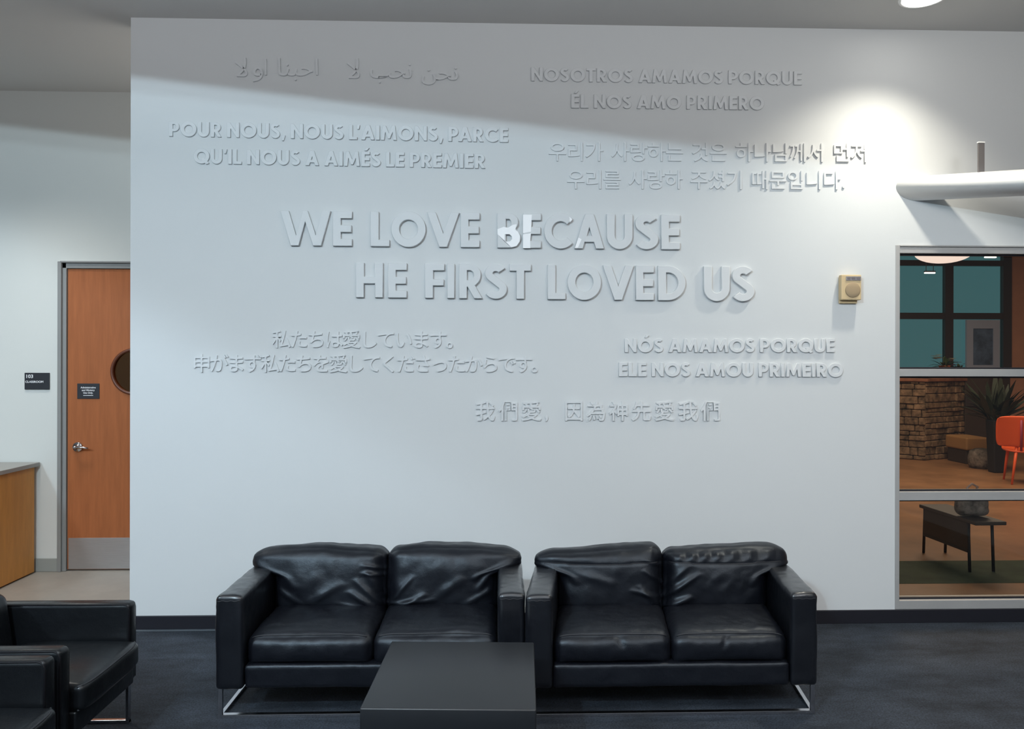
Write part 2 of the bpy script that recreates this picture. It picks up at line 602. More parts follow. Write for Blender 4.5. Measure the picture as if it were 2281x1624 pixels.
# room seen through the porthole: a plain lit wall a little way behind the door
struct(box('wall_classroom', -5.2, 8.0, 0, 1.2, 8.1, CEIL, M['side_wall']))
struct(box('trim_2', PC.x + 0.02 + 0.03, 7.94, 0, PC.x + 0.30, 8.0, 2.6, mat('dark_classroom_post', (0.16, 0.11, 0.05), 0.6)))

# ------------------------------------------------------------------ window
win = empty('window_1', ((WIN_X0 + WIN_X1) / 2, WALL_Y, BASE_H), kind='structure')
FY0, FY1 = WALL_Y - 0.004, WALL_Y + 0.11
zr1 = (at_y(2010, 822, WALL_Y).z, at_y(2010, 838.5, WALL_Y).z)
zr2 = (at_y(2010, 1096, WALL_Y).z, at_y(2010, 1115, WALL_Y).z)
zt = at_y(2010, 564, WALL_Y).z
zb = at_y(2010, 1338, WALL_Y).z
xs = at_y(2003.5, 900, WALL_Y).x
bm = bmesh.new()
add_box(bm, WIN_X0, FY0, BASE_H, xs, FY1, WIN_Z1, 0.002)
add_box(bm, WIN_X1 - 0.05, FY0, BASE_H, WIN_X1, FY1, WIN_Z1, 0.002)
add_box(bm, xs - 0.001, FY0 + 0.002, zt, WIN_X1 - 0.049, FY1, WIN_Z1 - 0.012, 0.002)
add_box(bm, xs - 0.001, FY0 - 0.006, WIN_Z1 - 0.010, WIN_X1 - 0.049, FY1, WIN_Z1, 0.002)
add_box(bm, xs - 0.001, FY0 + 0.002, BASE_H, WIN_X1 - 0.049, FY1, zb, 0.002)
onto(win, from_bm('window_frame', bm, M['alu']))
for (a, b) in (zr1, zr2):
    onto(win, box('window_rail', xs - 0.001, FY0 + 0.003, b, WIN_X1 - 0.049, FY1 - 0.005, a, M['alu'], bevel=0.002))
for (z0, z1) in ((zr1[0], zt), (zr2[0], zr1[1]), (zb, zr2[1])):
    bm = bmesh.new()
    add_box(bm, xs, WALL_Y + 0.052, z0, WIN_X1 - 0.05, WALL_Y + 0.060, z1)
    pane = onto(win, from_bm('window_pane', bm, M['glass']))
    bm = bmesh.new()
    add_box(bm, xs, WALL_Y + 0.030, z0 - 0.002, WIN_X1 - 0.05, WALL_Y + 0.051, z0 + 0.011)
    add_box(bm, xs, WALL_Y + 0.030, z1 - 0.011, WIN_X1 - 0.05, WALL_Y + 0.051, z1 + 0.002)
    onto(win, from_bm('window_gasket', bm, M['base_dark']))

# ------------------------------------------------------------------ RAISED LETTERING
def arc(cx, cy, rx, ry, a0, a1, n=18):
    return [(cx + rx * math.cos(math.radians(a0 + (a1 - a0) * k / n)), cy + ry * math.sin(math.radians(a0 + (a1 - a0) * k / n))) for k in range(n + 1)]


def rects(*rs):
    return [[(x0, y0), (x1, y0), (x1, y1), (x0, y1)] for (x0, y0, x1, y1) in rs]


def stroke(path, w):
    L, R = [], []
    for i, p in enumerate(path):
        a = path[max(0, i - 1)]
        b = path[min(len(path) - 1, i + 1)]
        dx, dy = b[0] - a[0], b[1] - a[1]
        l = math.hypot(dx, dy)
        nx, ny = -dy / l, dx / l
        L.append((p[0] + nx * w / 2, p[1] + ny * w / 2))
        R.append((p[0] - nx * w / 2, p[1] - ny * w / 2))
    return L + R[::-1]


Wt = 0.232                      # stem weight, cap height = 1


def glyph(ch):
    """returns (advance width, list of shapes); a shape is a list of loops (outer, holes)"""
    w = Wt
    if ch == 'E':
        b = 0.205
        return 0.56, [[[(0, 0), (.56, 0), (.56, b), (w, b), (w, .5 - b / 2), (.54, .5 - b / 2), (.54, .5 + b / 2), (w, .5 + b / 2), (w, 1 - b), (.56, 1 - b), (.56, 1), (0, 1)]]]
    if ch == 'F':
        b = 0.205
        return 0.55, [[[(0, 0), (w, 0), (w, .36), (.53, .36), (.53, .55), (w, .55), (w, 1 - b), (.55, 1 - b), (.55, 1), (0, 1)]]]
    if ch == 'L':
        return 0.54, [[[(0, 0), (.54, 0), (.54, .19), (w, .19), (w, 1), (0, 1)]]]
    if ch == 'I':
        return w, [[[(0, 0), (w, 0), (w, 1), (0, 1)]]]
    if ch == 'T':
        c = 0.31
        return 0.62, [[[(c - w / 2, 0), (c + w / 2, 0), (c + w / 2, .81), (.62, .81), (.62, 1), (0, 1), (0, .81), (c - w / 2, .81)]]]
    if ch == 'H':
        W = .78
        return W, [[[(0, 0), (w, 0), (w, .40), (W - w, .40), (W - w, 0), (W, 0), (W, 1), (W - w, 1), (W - w, .60), (w, .60), (w, 1), (0, 1)]]]
    if ch in 'OQ':
        s = [[arc(.5, .5, .515, .515, 0, 354, 60), arc(.5, .5, .272, .272, 0, 354, 60)]]
        if ch == 'Q':
            s.append([[(.50, .30), (.66, .40), (1.00, .03), (.80, -.06)]])
        return 1.0, s
    if ch == 'C':
        return 0.88, [[arc(.5, .5, .515, .515, 43, 317, 40) + arc(.5, .5, .272, .272, 318, 42, 40)]]
    if ch == 'D':
        return 0.79, [[[(0, 0), (.28, 0)] + arc(.29, .5, .5, .5, -90, 90, 30) + [(0, 1)],
                       [(w, .20), (.28, .20)] + arc(.285, .5, .29, .30, -90, 90, 30) + [(w, .80)]]]
    if ch == 'B':
        return 0.64, [[[(0, 0), (.34, 0)] + arc(.345, .285, .295, .285, -88, 52, 20) + arc(.31, .735, .265, .265, -42, 90, 20) + [(0, 1)],
                       [(w, .175), (.33, .175)] + arc(.335, .285, .085, .11, -90, 90, 14) + [(w, .395)],
                       [(w, .59), (.30, .59)] + arc(.30, .71, .075, .115, -90, 90, 14) + [(w, .825)]]]
    if ch == 'P':
        return 0.66, [[[(0, 0), (w, 0), (w, .32), (.31, .32)] + arc(.32, .66, .34, .34, -88, 90, 24) + [(0, 1)],
                       [(w, .51), (.31, .51)] + arc(.315, .66, .135, .15, -90, 90, 16) + [(w, .81)]]]
    if ch == 'R':
        return 0.69, [[[(0, 0), (w, 0), (w, .335), (.245, .335), (.44, 0), (.69, 0), (.47, .375)] + arc(.31, .67, .33, .33, -50, 90, 20) + [(0, 1)],
                       [(w, .53), (.30, .53)] + arc(.305, .67, .125, .14, -90, 90, 16) + [(w, .81)]]]
    if ch == 'S':
        up = arc(.30, .735, .185, .165, 28, 225, 22)
        lo = arc(.30, .275, .20, .175, 50, -152, 22)
        return 0.61, [[stroke(up + lo, 0.218)]]
    if ch == 'U':
        W, r = .74, .37
        return W, [[[(0, 1), (0, r)] + arc(r, r, r, r + .012, 180, 360, 30) + [(W, 1), (W - w, 1), (W - w, r)] + arc(r, r, r - w, r - w, 0, -180, 24) + [(w, 1)]]]
    if ch == 'V':
        W, c, lw, s = .92, .46, .245, .345
        y = 1 - (c - lw) / s
        return W, [[[(0, 1), (s, 0), (W - s, 0), (W, 1), (W - lw, 1), (c, y), (lw, 1)]]]
    if ch == 'A':
        W, lw, s = .88, .245, .315
        return W, [[[(0, 0), (lw, 0), (lw + s * .19, .19), (W - lw - s * .19, .19), (W - lw, 0), (W, 0), (W - s, 1), (s, 1)],
                    [(lw + s * .36, .36), (W / 2, (W / 2 - lw) / s), (W - lw - s * .36, .36)]]]
    if ch == 'W':
        return 1.454, [[[(0, 1), (.24, 1), (.452, .28), (.645, 1), (.79, 1), (1.024, .29), (1.215, 1), (1.454, 1), (1.184, 0), (.946, 0), (.717, .69), (.533, 0), (.295, 0)]]]
    if ch == 'N':
        W = .80
        return W, [[[(0, 0), (w, 0), (w, .60), (W - .19, 0), (W, 0), (W, 1), (W - w, 1), (W - w, .40), (.19, 1), (0, 1)]]]
    if ch == 'M':
        return 1.02, [[[(0, 0), (.21, 0), (.265, .56), (.44, .10), (.58, .10), (.755, .56), (.81, 0), (1.02, 0), (.91, 1), (.72, 1), (.51, .46), (.30, 1), (.11, 1)]]]
    if ch == 'É':
        a, s = glyph('E')
        return a, s + [[[(.20, 1.06), (.36, 1.06), (.52, 1.25), (.30, 1.25)]]]
    if ch == 'Ó':
        a, s = glyph('O')
        return a, s + [[[(.44, 1.06), (.60, 1.06), (.76, 1.25), (.54, 1.25)]]]
    if ch == ',':
        return 0.24, [[[(.04, -.16), (.15, -.16), (.25, .20), (.02, .20)]]]
    if ch == "'":
        return 0.20, [[[(.03, 1.0), (.22, 1.0), (.15, .70), (.04, .70)]]]
    raise ValueError(ch)


KERN = {'LO': -.05, 'OV': -.03, 'VE': -.01, 'CA': -.02, 'LE': 0, 'PA': -.10, "L'": -.14, 'AM': -.02}


def letter_mesh(shapes, size, depth, bevel):
    """2-D outlines -> one solid mesh in wall coordinates (x right, z up, front towards -Y, back at y = 0)"""
    bmm = bmesh.new()
    for si, loops in enumerate(shapes):
        cu = bpy.data.curves.new('outline', 'CURVE')
        cu.dimensions = '2D'
        cu.fill_mode = 'BOTH'
        cu.extrude = depth / 2 - bevel - 0.0002 * si
        cu.bevel_depth = bevel
        cu.bevel_resolution = 1
        cu.offset = -bevel
        for lp in loops:
            sp = cu.splines.new('POLY')
            sp.points.add(len(lp) - 1)
            for i, (x, y) in enumerate(lp):
                sp.points[i].co = (x * size, y * size, 0, 1)
            sp.use_cyclic_u = True
        bmm.from_mesh(curve_to_mesh(cu))
    me = bpy.data.meshes.new('letter')
    for v in bmm.verts:
        x, y, z = v.co
        v.co = (x, -(z + depth / 2), y)
    bmm.to_mesh(me)
    bmm.free()
    return me


def curve_to_mesh(cu):
    o = bpy.data.objects.new('tmp', cu)
    col.objects.link(o)
    bpy.context.view_layer.update()
    me = bpy.data.meshes.new_from_object(o.evaluated_get(bpy.context.evaluated_depsgraph_get()))
    bpy.data.objects.remove(o)
    bpy.data.curves.remove(cu)
    return me


def char_curve(text, bold):
    cu = bpy.data.curves.new('char', 'FONT')
    cu.body = text
    cu.size = 1.0
    cu.resolution_u = 4
    cu.offset = bold
    return cu


_char_cache = {}


def text_right(t):
    m0 = curve_to_mesh(char_curve(t, 0.0))
    r = max(v.co.x for v in m0.vertices)
    bpy.data.meshes.remove(m0)
    return r



def char_mesh(text, bold, rel_depth):
    """a glyph of the built-in typeface, em = 1; cached"""
    key = (text, bold, round(rel_depth, 4))
    if key not in _char_cache:
        acc = bmesh.new()
        x = 0.0
        for i, c in enumerate(text):            # joined scripts: each glyph filled on its own, set side by side
            cu = char_curve(c, bold)
            cu.extrude = rel_depth / 2 * (1 - 0.01 * i)
            m1 = curve_to_mesh(cu)
            for v in m1.vertices:
                v.co.x += x
            acc.from_mesh(m1)
            bpy.data.meshes.remove(m1)
            if len(text) > 1:
                x += text_right(c + 'I') - text_right('I')
        me = bpy.data.meshes.new('glyph')
        acc.to_mesh(me)
        acc.free()
        co = np.array([v.co[:] for v in me.vertices])
        _char_cache[key] = (me, co[:, 0].min(), co[:, 0].max(), co[:, 1].min(), co[:, 1].max())
    return _char_cache[key]


def char_obj(text, bold, rel_depth, sx, sy, depth):
    me0, x0, x1, y0, y1 = char_mesh(text, bold, rel_depth)
    me = me0.copy()
    for v in me.vertices:
        x, y, z = v.co
        v.co = (x * sx, -(z / rel_depth + 0.5) * depth, y * sy)
    me.materials.clear()
    return me


inscriptions = {}


def inscription(px0, px1, py, label):
    c = at_y((px0 + px1) / 2, py, WALL_Y)
    o = empty('raised_lettering', (c.x, WALL_Y, c.z), label, 'wall lettering', 'raised inscriptions on the white wall')
    return o


def put_letter(ins, me, x, z):
    o = link('letter', me, M['letter'], ins)
    o.location = (x - ins.location.x, -0.0003, z - ins.location.z)
    return o


def latin_line(ins, text, px0, py0, px1, py1, cap_px, depth, bevel, space=0.42):
    A, B = at_y(px0, py0, WALL_Y), at_y(px1, py1, WALL_Y)
    size = cap_px * (A - Vector((0, 0, EYE))).length / (Vector(((px0 - CX) / FOCAL, (py0 - CY) / FOCAL, 1)).length * FOCAL)
    width = (B.x - A.x) / size
    adv = [space if c == ' ' else glyph(c)[0] for c in text]
    kern = [KERN.get(text[i:i + 2], 0) for i in range(len(text) - 1)]
    n_gap = sum(1 for i in range(len(text) - 1) if text[i] != ' ' and text[i + 1] != ' ')
    gap = (width - sum(adv) - sum(kern)) / max(1, n_gap)
    if gap < 0.03 or gap > 0.10:        # squeeze or widen the glyphs a little
        g = min(max(gap, 0.03), 0.10)
        sx = (width - g * n_gap - sum(kern)) / sum(adv)
        gap = g
    else:
        sx = 1.0
    x = 0.0
    for i, c in enumerate(text):
        if c != ' ':
            shapes = [[[(px * sx, py) for (px, py) in lp] for lp in sh] for sh in glyph(c)[1]]
            f = x / width
            put_letter(ins, letter_mesh(shapes, size, depth, bevel), A.x + x * size, A.z + (B.z - A.z) * f)
        x += adv[i] * sx
        if i < len(text) - 1:
            x += kern[i]
            if c != ' ' and text[i + 1] != ' ':
                x += gap
    return size


def char_boxes(ins, items, bold, depth, fit=True):
    """items: (text, px0, px1, pytop, pybot) - a glyph fitted to its box on the wall"""
    for (t, x0, x1, ya, yb) in items:
        _, gx0, gx1, gy0, gy1 = char_mesh(t, bold, 0.05)
        P0, P1 = at_y(x0, yb, WALL_Y), at_y(x1, ya, WALL_Y)
        sx = (P1.x - P0.x) / (gx1 - gx0)
        sy = (P1.z - P0.z) / (gy1 - gy0)
        me = char_obj(t, bold, 0.05, sx, sy, depth)
        put_letter(ins, me, P0.x - gx0 * sx, P0.z - gy0 * sy)


def cjk_line(ins, text, px0, px1, py0, py1, em_px, bold, depth, space=0.36):
    """em boxes on a common pitch from px0 to px1, baseline py0 -> py1"""
    A, B = at_y(px0, py0, WALL_Y), at_y(px1, py1, WALL_Y)
    em = em_px * WALL_Y / FOCAL * (1 + (px0 - CX) * math.tan(YAW) / FOCAL)
    units = sum(space if c == ' ' else (0.4 if c in '.,' else 1.0) for c in text)
    pitch = (B.x - A.x) / units
    x = 0.0
    for c in text:
        wdt = space if c == ' ' else (0.4 if c in '.,' else 1.0)
        if c != ' ':
            me = char_obj(c, bold, 0.05, em, em, depth)
            f = x / units
            off = (pitch - em) / 2 if c not in '.,' else 0
            put_letter(ins, me, A.x + x * pitch + off, A.z + (B.z - A.z) * f)
        x += wdt


# French, Spanish, Portuguese
ins = inscription(378, 1132, 330, 'raised white French inscription in two lines of capitals at upper left of the wall')
latin_line(ins, "POUR NOUS, NOUS L'AIMONS, PARCE", 378, 304.5, 1132, 318, 33.0, 0.012, 0.0018, 0.36)
latin_line(ins, "QU'IL NOUS A AIMÉS LE PREMIER", 433, 365, 1081, 376, 33.0, 0.012, 0.0018, 0.36)
ins = inscription(1183, 1785, 200, 'raised white Spanish inscription in two lines of capitals near the ceiling')
latin_line(ins, 'NOSOTROS AMAMOS PORQUE', 1183, 181.5, 1785, 190.5, 30.5, 0.012, 0.0018, 0.38)
latin_line(ins, 'ÉL NOS AMO PRIMERO', 1272, 241.5, 1701, 246, 30.5, 0.012, 0.0018, 0.38)
ins = inscription(1378, 1876, 800, 'raised white Portuguese inscription in two lines below the beige wall speaker')
latin_line(ins, 'NÓS AMAMOS PORQUE', 1391, 785, 1858, 785, 30.5, 0.012, 0.0018, 0.36)
latin_line(ins, 'ELE NOS AMOU PRIMEIRO', 1378, 838.5, 1876, 840, 31.0, 0.012, 0.0018, 0.36)

BIG_D = 0.024
# the large English line, every letter at its own place
ins = inscription(624, 1680, 570, 'largest raised white inscription, English capitals in two lines mid-wall')
big = {}
for text, boxes, (ya, xa), (yb, xb) in (
        ('WELOVEBECAUSE',
         ((624, 736), (741, 784), (825, 867.5), (871, 948.5), (951, 1023), (1026, 1068.5), (1108, 1160), (1165, 1205.5), (1212, 1276), (1280, 1346), (1351.5, 1409.5), (1415, 1467), (1473, 1515)),
         (546.0, 624), (555.5, 1515)),
        ('HEFIRSTLOVEDUS',
         ((792.5, 853), (864, 906), (946.5, 990), (996, 1012.5), (1022.5, 1075), (1080, 1129.5), (1135, 1183), (1220, 1260), (1264, 1339.5), (1343, 1412), (1416.5, 1457), (1466, 1527.5), (1568, 1626), (1631, 1681)),
         (662.0, 792), (671.0, 1681))):
    for c, (x0, x1) in zip(text, boxes):
        adv, shapes = glyph(c)
        base = ya + (yb - ya) * ((x0 + x1) / 2 - xa) / (xb - xa)
        P0, P1 = at_y(x0, base, WALL_Y - BIG_D), at_y(x1, base - 77.0, WALL_Y - BIG_D)
        xs_all = [p[0] for sh in shapes for p in sh[0]]
        lo, hi = min(xs_all), max(xs_all)
        size = P1.z - P0.z
        sx = (P1.x - P0.x) / ((hi - lo) * size)
        shp = [[[((px - lo) * sx, py) for (px, py) in lp] for lp in sh] for sh in shapes]
        o = put_letter(ins, letter_mesh(shp, size, BIG_D, 0.0035), P0.x, P0.z)
        big.setdefault(c, []).append(o)

# thin white areas set on the letter faces of BECAUSE
FACE_Y = WALL_Y - 0.0003 - BIG_D


def patch(letter, px_pts, holes=()):
    cu = bpy.data.curves.new('patch', 'CURVE')
    cu.dimensions = '2D'
    cu.fill_mode = 'BOTH'
    cu.extrude = 0.0005
    for lp in (px_pts, *holes):
        sp = cu.splines.new('POLY')
        sp.points.add(len(lp) - 1)
        for i, (x, y) in enumerate(lp):
            p = at_y(1080 + x / 3.564, 440 + y / 3.564, FACE_Y)
            sp.points[i].co = (p.x, p.z, 0, 1)
        sp.use_cyclic_u = True
    me = curve_to_mesh(cu)
    lx = letter.parent.location.x + letter.location.x
    lz = letter.parent.location.z + letter.location.z
    for v in me.vertices:
        x, y, z = v.co
        v.co = (x - lx, FACE_Y - 0.0008 - z - (letter.parent.location.y + letter.location.y), y - lz)
    o = link('white_patch', me, M['patch'], letter)
    o['label'] = 'white area on the letter face'
    return o


patch(big['B'][0], [(100, 252), (150, 233), (180, 242), (225, 216), (252, 212), (246, 238), (240, 256), (262, 272), (278, 305), (276, 350), (252, 385), (210, 396), (101, 292)],
      [[(157, 292), (196, 292), (214, 308), (216, 330), (200, 348), (157, 350)]])
patch(big['E'][2], [(303, 137), (374, 137), (370, 200), (366, 272), (303, 284)])
patch(big['E'][2], [(303, 292), (366, 285), (361, 330), (361, 402), (303, 402)])
patch(big['C'][0], [(672, 152), (694, 176), (674, 200)])
patch(big['A'][0], [(744, 318), (768, 332), (740, 398), (714, 402)])

# Arabic: joined letter groups, fitted to their boxes
ins = inscription(523, 1021, 155, 'raised white Arabic inscription in one line at the top of the wall')
s7 = 4.073
AB = [('\uFEE6\uFEA4\uFEE7', 1790, 2118, 165, 325), ('\uFE90\uFEA4\uFEE7', 1325, 1700, 130, 310),
      ('\uFEFB', 1112, 1230, 85, 268), ('\uFE8D', 830, 852, 90, 238), ('\uFE8E\uFEE8\uFE92\uFEA3', 490, 805, 85, 285),
      ('\uFE8D', 368, 388, 90, 238), ('\uFEED', 258, 352, 165, 298), ('\uFEFB', 98, 212, 80, 252)]
char_boxes(ins, [(t, 500 + a / s7, 500 + b / s7, 110 + c / s7, 110 + d / s7) for (t, a, b, c, d) in AB], 0.0, 0.012)

# Korean
ins = inscription(1225, 1930, 370, 'raised white Korean inscription in two lines under the Spanish lines')
cjk_line(ins, '우리가 사랑하는 것은 하나님께서 먼저', 1223, 1935, 355.5, 358, 46.5, 0.003, 0.008, 0.42)
cjk_line(ins, '우리를 사랑하 주셨기 때문입니다.', 1264, 1889, 417.5, 419, 46.5, 0.003, 0.008, 0.40)

# Japanese
ins = inscription(434, 1208, 785, 'raised white Japanese inscription in two lines at left under the large English lines')
cjk_line(ins, '私たちは愛しています。', 608, 1034, 771.5, 773.5, 43.0, 0.009, 0.010)
cjk_line(ins, '申がまず私たちを愛してくださったからです。', 431, 1222, 825.5, 827.5, 43.5, 0.009, 0.010)

# Chinese
ins = inscription(1058, 1604, 915, 'raised white Chinese inscription in one line, lowest on the wall')
s6 = 2.592
CH = [('我', 50, 162), ('們', 183, 292), ('愛', 315, 430), (',', 452, 468), ('因', 567, 667), ('為', 690, 797), ('神', 820, 928), ('先', 950, 1062), ('愛', 1083, 1195), ('我', 1220, 1332), ('們', 1347, 1460)]
char_boxes(ins, [(t, 1040 + a / s6, 1040 + b / s6, 720 + (450 if t != ',' else 530) / s6, 720 + (564 if t != ',' else 568) / s6) for (t, a, b) in CH], 0.012, 0.010)

# ------------------------------------------------------------------ WALL FITTINGS
def text_mesh(s, size, bold=0.0, align='LEFT'):
    cu = char_curve(s, bold * size)
    cu.size = size
    cu.align_x = align
    cu.extrude = 0.0006
    return curve_to_mesh(cu)


def flat_text(name, s, x, z, y, size, material, parent, bold=0.0, align='LEFT', width=None):
    me = text_mesh(s, size, bold, align)
    co = np.array([v.co[:] for v in me.vertices])
    k = 1.0
    if width: k = width / (co[:, 0].max() - co[:, 0].min())
    for v in me.vertices:
        a, b, c = v.co
        v.co = (x + a * k, y - c, z + b)
    me.materials.clear()
    return onto(parent, link(name, me, material))


# room number plate
P0, P1 = at_y(56.3, 867.5, DOOR_Y), at_y(111.5, 830.5, DOOR_Y)
sg = empty('room_sign', ((P0.x + P1.x) / 2, DOOR_Y, P0.z), 'dark room number plate reading 103 on the wall left of the wooden door', 'sign')
onto(sg, box('sign_plate', P0.x, DOOR_Y - 0.012, P0.z, P1.x, DOOR_Y, P1.z, M['sign'], bevel=0.003))
pxm = (P1.x - P0.x) / 55.2
flat_text('sign_text', '103', P0.x + 2.2 * pxm, P1.z - 11.6 * pxm, DOOR_Y - 0.0125, 10.8 * pxm, M['sign_text'], sg, 0.018, width=15 * pxm)
flat_text('sign_text', 'CLASSROOM', P0.x + 2.0 * pxm, P1.z - 22.6 * pxm, DOOR_Y - 0.0125, 6.6 * pxm, M['sign_text'], sg, 0.018, width=40 * pxm)
# notice on the door
P0, P1 = at_y(170.8, 888.5, DOOR_Y), at_y(220.2, 854.5, DOOR_Y)
sg = empty('door_sign', ((P0.x + P1.x) / 2, LY0, P0.z), 'small dark notice with three lines of white text on the wooden door', 'sign')
onto(sg, box('sign_plate', P0.x, LY0 - 0.005, P0.z, P1.x, LY0, P1.z, M['sign'], bevel=0.0015))
xm = (P0.x + P1.x) / 2
for s, dy, wd in (('Administrative', 10.9, 34), ('and Ministry', 17.0, 29), ('Use Only.', 23.0, 22)):
    flat_text('sign_text', s, xm, P1.z - dy * pxm, LY0 - 0.0055, 5.6 * pxm, M['sign_text'], sg, 0.02, 'CENTER', wd * pxm)
onto(sg, box('sign_rule', xm - 11 * pxm, LY0 - 0.006, P1.z - 27.8 * pxm, xm + 11 * pxm, LY0 - 0.0045, P1.z - 26.6 * pxm, M['sign_text']))

# beige wall speaker
FYs = WALL_Y - 0.055
P0, P1 = at_y(1874, 668, FYs), at_y(1919, 612, FYs)
sp = empty('wall_speaker', ((P0.x + P1.x) / 2, WALL_Y, P0.z), 'beige box speaker with a round grille on the wall beside the window', 'speaker')
bm = bmesh.new()
add_box(bm, P0.x, FYs, P0.z, P1.x, WALL_Y - 0.016, P1.z, 0.005, 2)
onto(sp, from_bm('housing', bm, M['beige']))
onto(sp, box('back_box', P0.x + 0.006, WALL_Y - 0.02, P0.z - 0.020, P1.x - 0.010, WALL_Y, P1.z - 0.01, M['beige'], bevel=0.003))
gc = at_y(1899.5, 646, FYs)
bm = bmesh.new()
add_lathe(bm, [(0.049, 0), (0.049, 0.003), (0.046, 0.005), (0.02, 0.0065), (0.004, 0.007)], 40, (gc.x, FYs, gc.z), 'Y')
onto(sp, from_bm('grille', bm, M['beige_grille'], smooth=True))
L0, L1 = at_y(1884, 625, FYs), at_y(1917, 616, FYs)
lb = onto(sp, box('label_strip', L0.x, FYs - 0.005, L0.z, L1.x, FYs + 0.001, L1.z, M['silver'], bevel=0.001))
bm = bmesh.new()
for (a, b) in ((0.08, 0.30), (0.36, 0.62), (0.70, 0.94)):
    add_box(bm, L0.x + (L1.x - L0.x) * a, FYs - 0.0058, L0.z + 0.006, L0.x + (L1.x - L0.x) * b, FYs - 0.0045, L1.z - 0.006)
onto(lb, from_bm('label_mark', bm, mat('label_grey', (0.16, 0.14, 0.15), 0.4)))

# white pipe leaving the wall, with its bracket
A = at_y(2040, 420, WALL_Y + 0.10)
A = at_y(2037, 420, WALL_Y)
phi = math.radians(50)
pd = Vector((math.sin(phi), -math.cos(phi), -0.078)).normalized()
PRAD = 0.079
pipe = empty('wall_pipe', (A.x, WALL_Y, A.z), 'thick white pipe slanting out of the wall above the window', 'pipe')
bm = bmesh.new()
n = 48
side = pd.cross(Vector((0, 0, 1))).normalized()
upv = side.cross(pd).normalized()
r0, r1 = [], []
for k in range(n):
    o = (side * math.cos(2 * PI * k / n) + upv * math.sin(2 * PI * k / n)) * PRAD
    p = A + o
    t = (WALL_Y + 0.02 - p.y) / pd.y
    r0.append(bm.verts.new(p + pd * t))
    r1.append(bm.verts.new(A + o + pd * 1.9))
for k in range(n):
    bm.faces.new((r0[k], r0[(k + 1) % n], r1[(k + 1) % n], r1[k]))
bm.faces.new(r1)
bm.faces.new(r0)
onto(pipe, from_bm('pipe_body', bm, M['pipe'], smooth=True))
# bracket post standing on the pipe where it is seen at x = 2181
d = ray(2181, 390)
tt = (A.x * d.y - A.y * d.x) / (pd.y * d.x - pd.x * d.y)
Q = A + pd * tt
rotm = Matrix.Translation(Q)
pxs = (Q.y) / FOCAL
hgt = at_y(2181, 318, Q.y).z - Q.z
bm = bmesh.new()
add_box(bm, -7.2 * pxs, -0.024, PRAD * 0.55, 7.2 * pxs, -0.012, hgt - 0.008, 0.0015, 1, rotm)
br = onto(pipe, from_bm('bracket', bm, M['post']))
bm = bmesh.new()
add_box(bm, -8.2 * pxs, -0.026, hgt - 0.008, 8.2 * pxs, -0.010, hgt, 0.0015, 1, rotm)
onto(br, from_bm('bracket_lit_top', bm, M['white_trim']))  # the post's lit top, put in as a white strip

# recessed downlight
dl = empty('recessed_downlight', (DL.x, DL.y, CEIL), 'round bright recessed ceiling downlight in front of the wall', 'ceiling light')
bm = bmesh.new()
nr = 48
rings = []
for (r, z) in ((0.118, CEIL - 0.004), (0.124, CEIL - 0.010), (0.136, CEIL - 0.006), (0.138, CEIL)):
    rings.append([bm.verts.new((DL.x + r * math.cos(2 * PI * k / nr), DL.y + r * math.sin(2 * PI * k / nr), z)) for k in range(nr)])
for Ra, Rb in zip(rings, rings[1:]):
    for k in range(nr):
        bm.faces.new((Ra[k], Ra[(k + 1) % nr], Rb[(k + 1) % nr], Rb[k]))
onto(dl, from_bm('trim_ring', bm, M['white_trim'], smooth=True))
bm = bmesh.new()
add_lathe(bm, [(0.119, CEIL - 0.004), (0.117, CEIL - 0.008)], 48, (DL.x, DL.y, 0))
onto(dl, from_bm('lens', bm, M['lens']))

# ------------------------------------------------------------------ COUNTER in the corridor
cx1 = -3.0
pc = at_y(80, 1100, DOOR_Y - 0.03)
CXR = pc.x
CH_ = at_y(83, 1030, DOOR_Y - 0.03).z
ct = empty('counter_cabinet', (CXR - 0.6, DOOR_Y - 0.9, 0), 'wooden counter cabinet with a grey top beside the door at left', 'counter')
onto(ct, box('body', CXR - 1.3, DOOR_Y - 1.9, 0.0, CXR - 0.022, DOOR_Y - 0.016, CH_ - 0.035, M['cab_wood'], bevel=0.002))
onto(ct, box('side_panel', CXR - 0.022, DOOR_Y - 1.9, 0.012, CXR, DOOR_Y - 0.05, CH_ - 0.03, M['cab_wood'], bevel=0.002))
onto(ct, box('countertop', CXR - 1.33, DOOR_Y - 1.93, CH_ - 0.032, CXR + 0.022, DOOR_Y - 0.013, CH_, M['cab_top'], bevel=0.003))

# ------------------------------------------------------------------ SOFAS
SW, SD, ARM = 1.440, 0.84, 0.132
ARM_L = 0.62
SEAT_Z, ARM_Z, BOT = 0.384, 0.583, 0.138
INW = (SW - 2 * ARM) / 2         # width of one cushion bay
SOFA_F = 3.655                   # depth of the front plane of the left sofa


def wrinkle_noise(P, amp, scale, seed):
    return nse(P, scale, seed) * amp


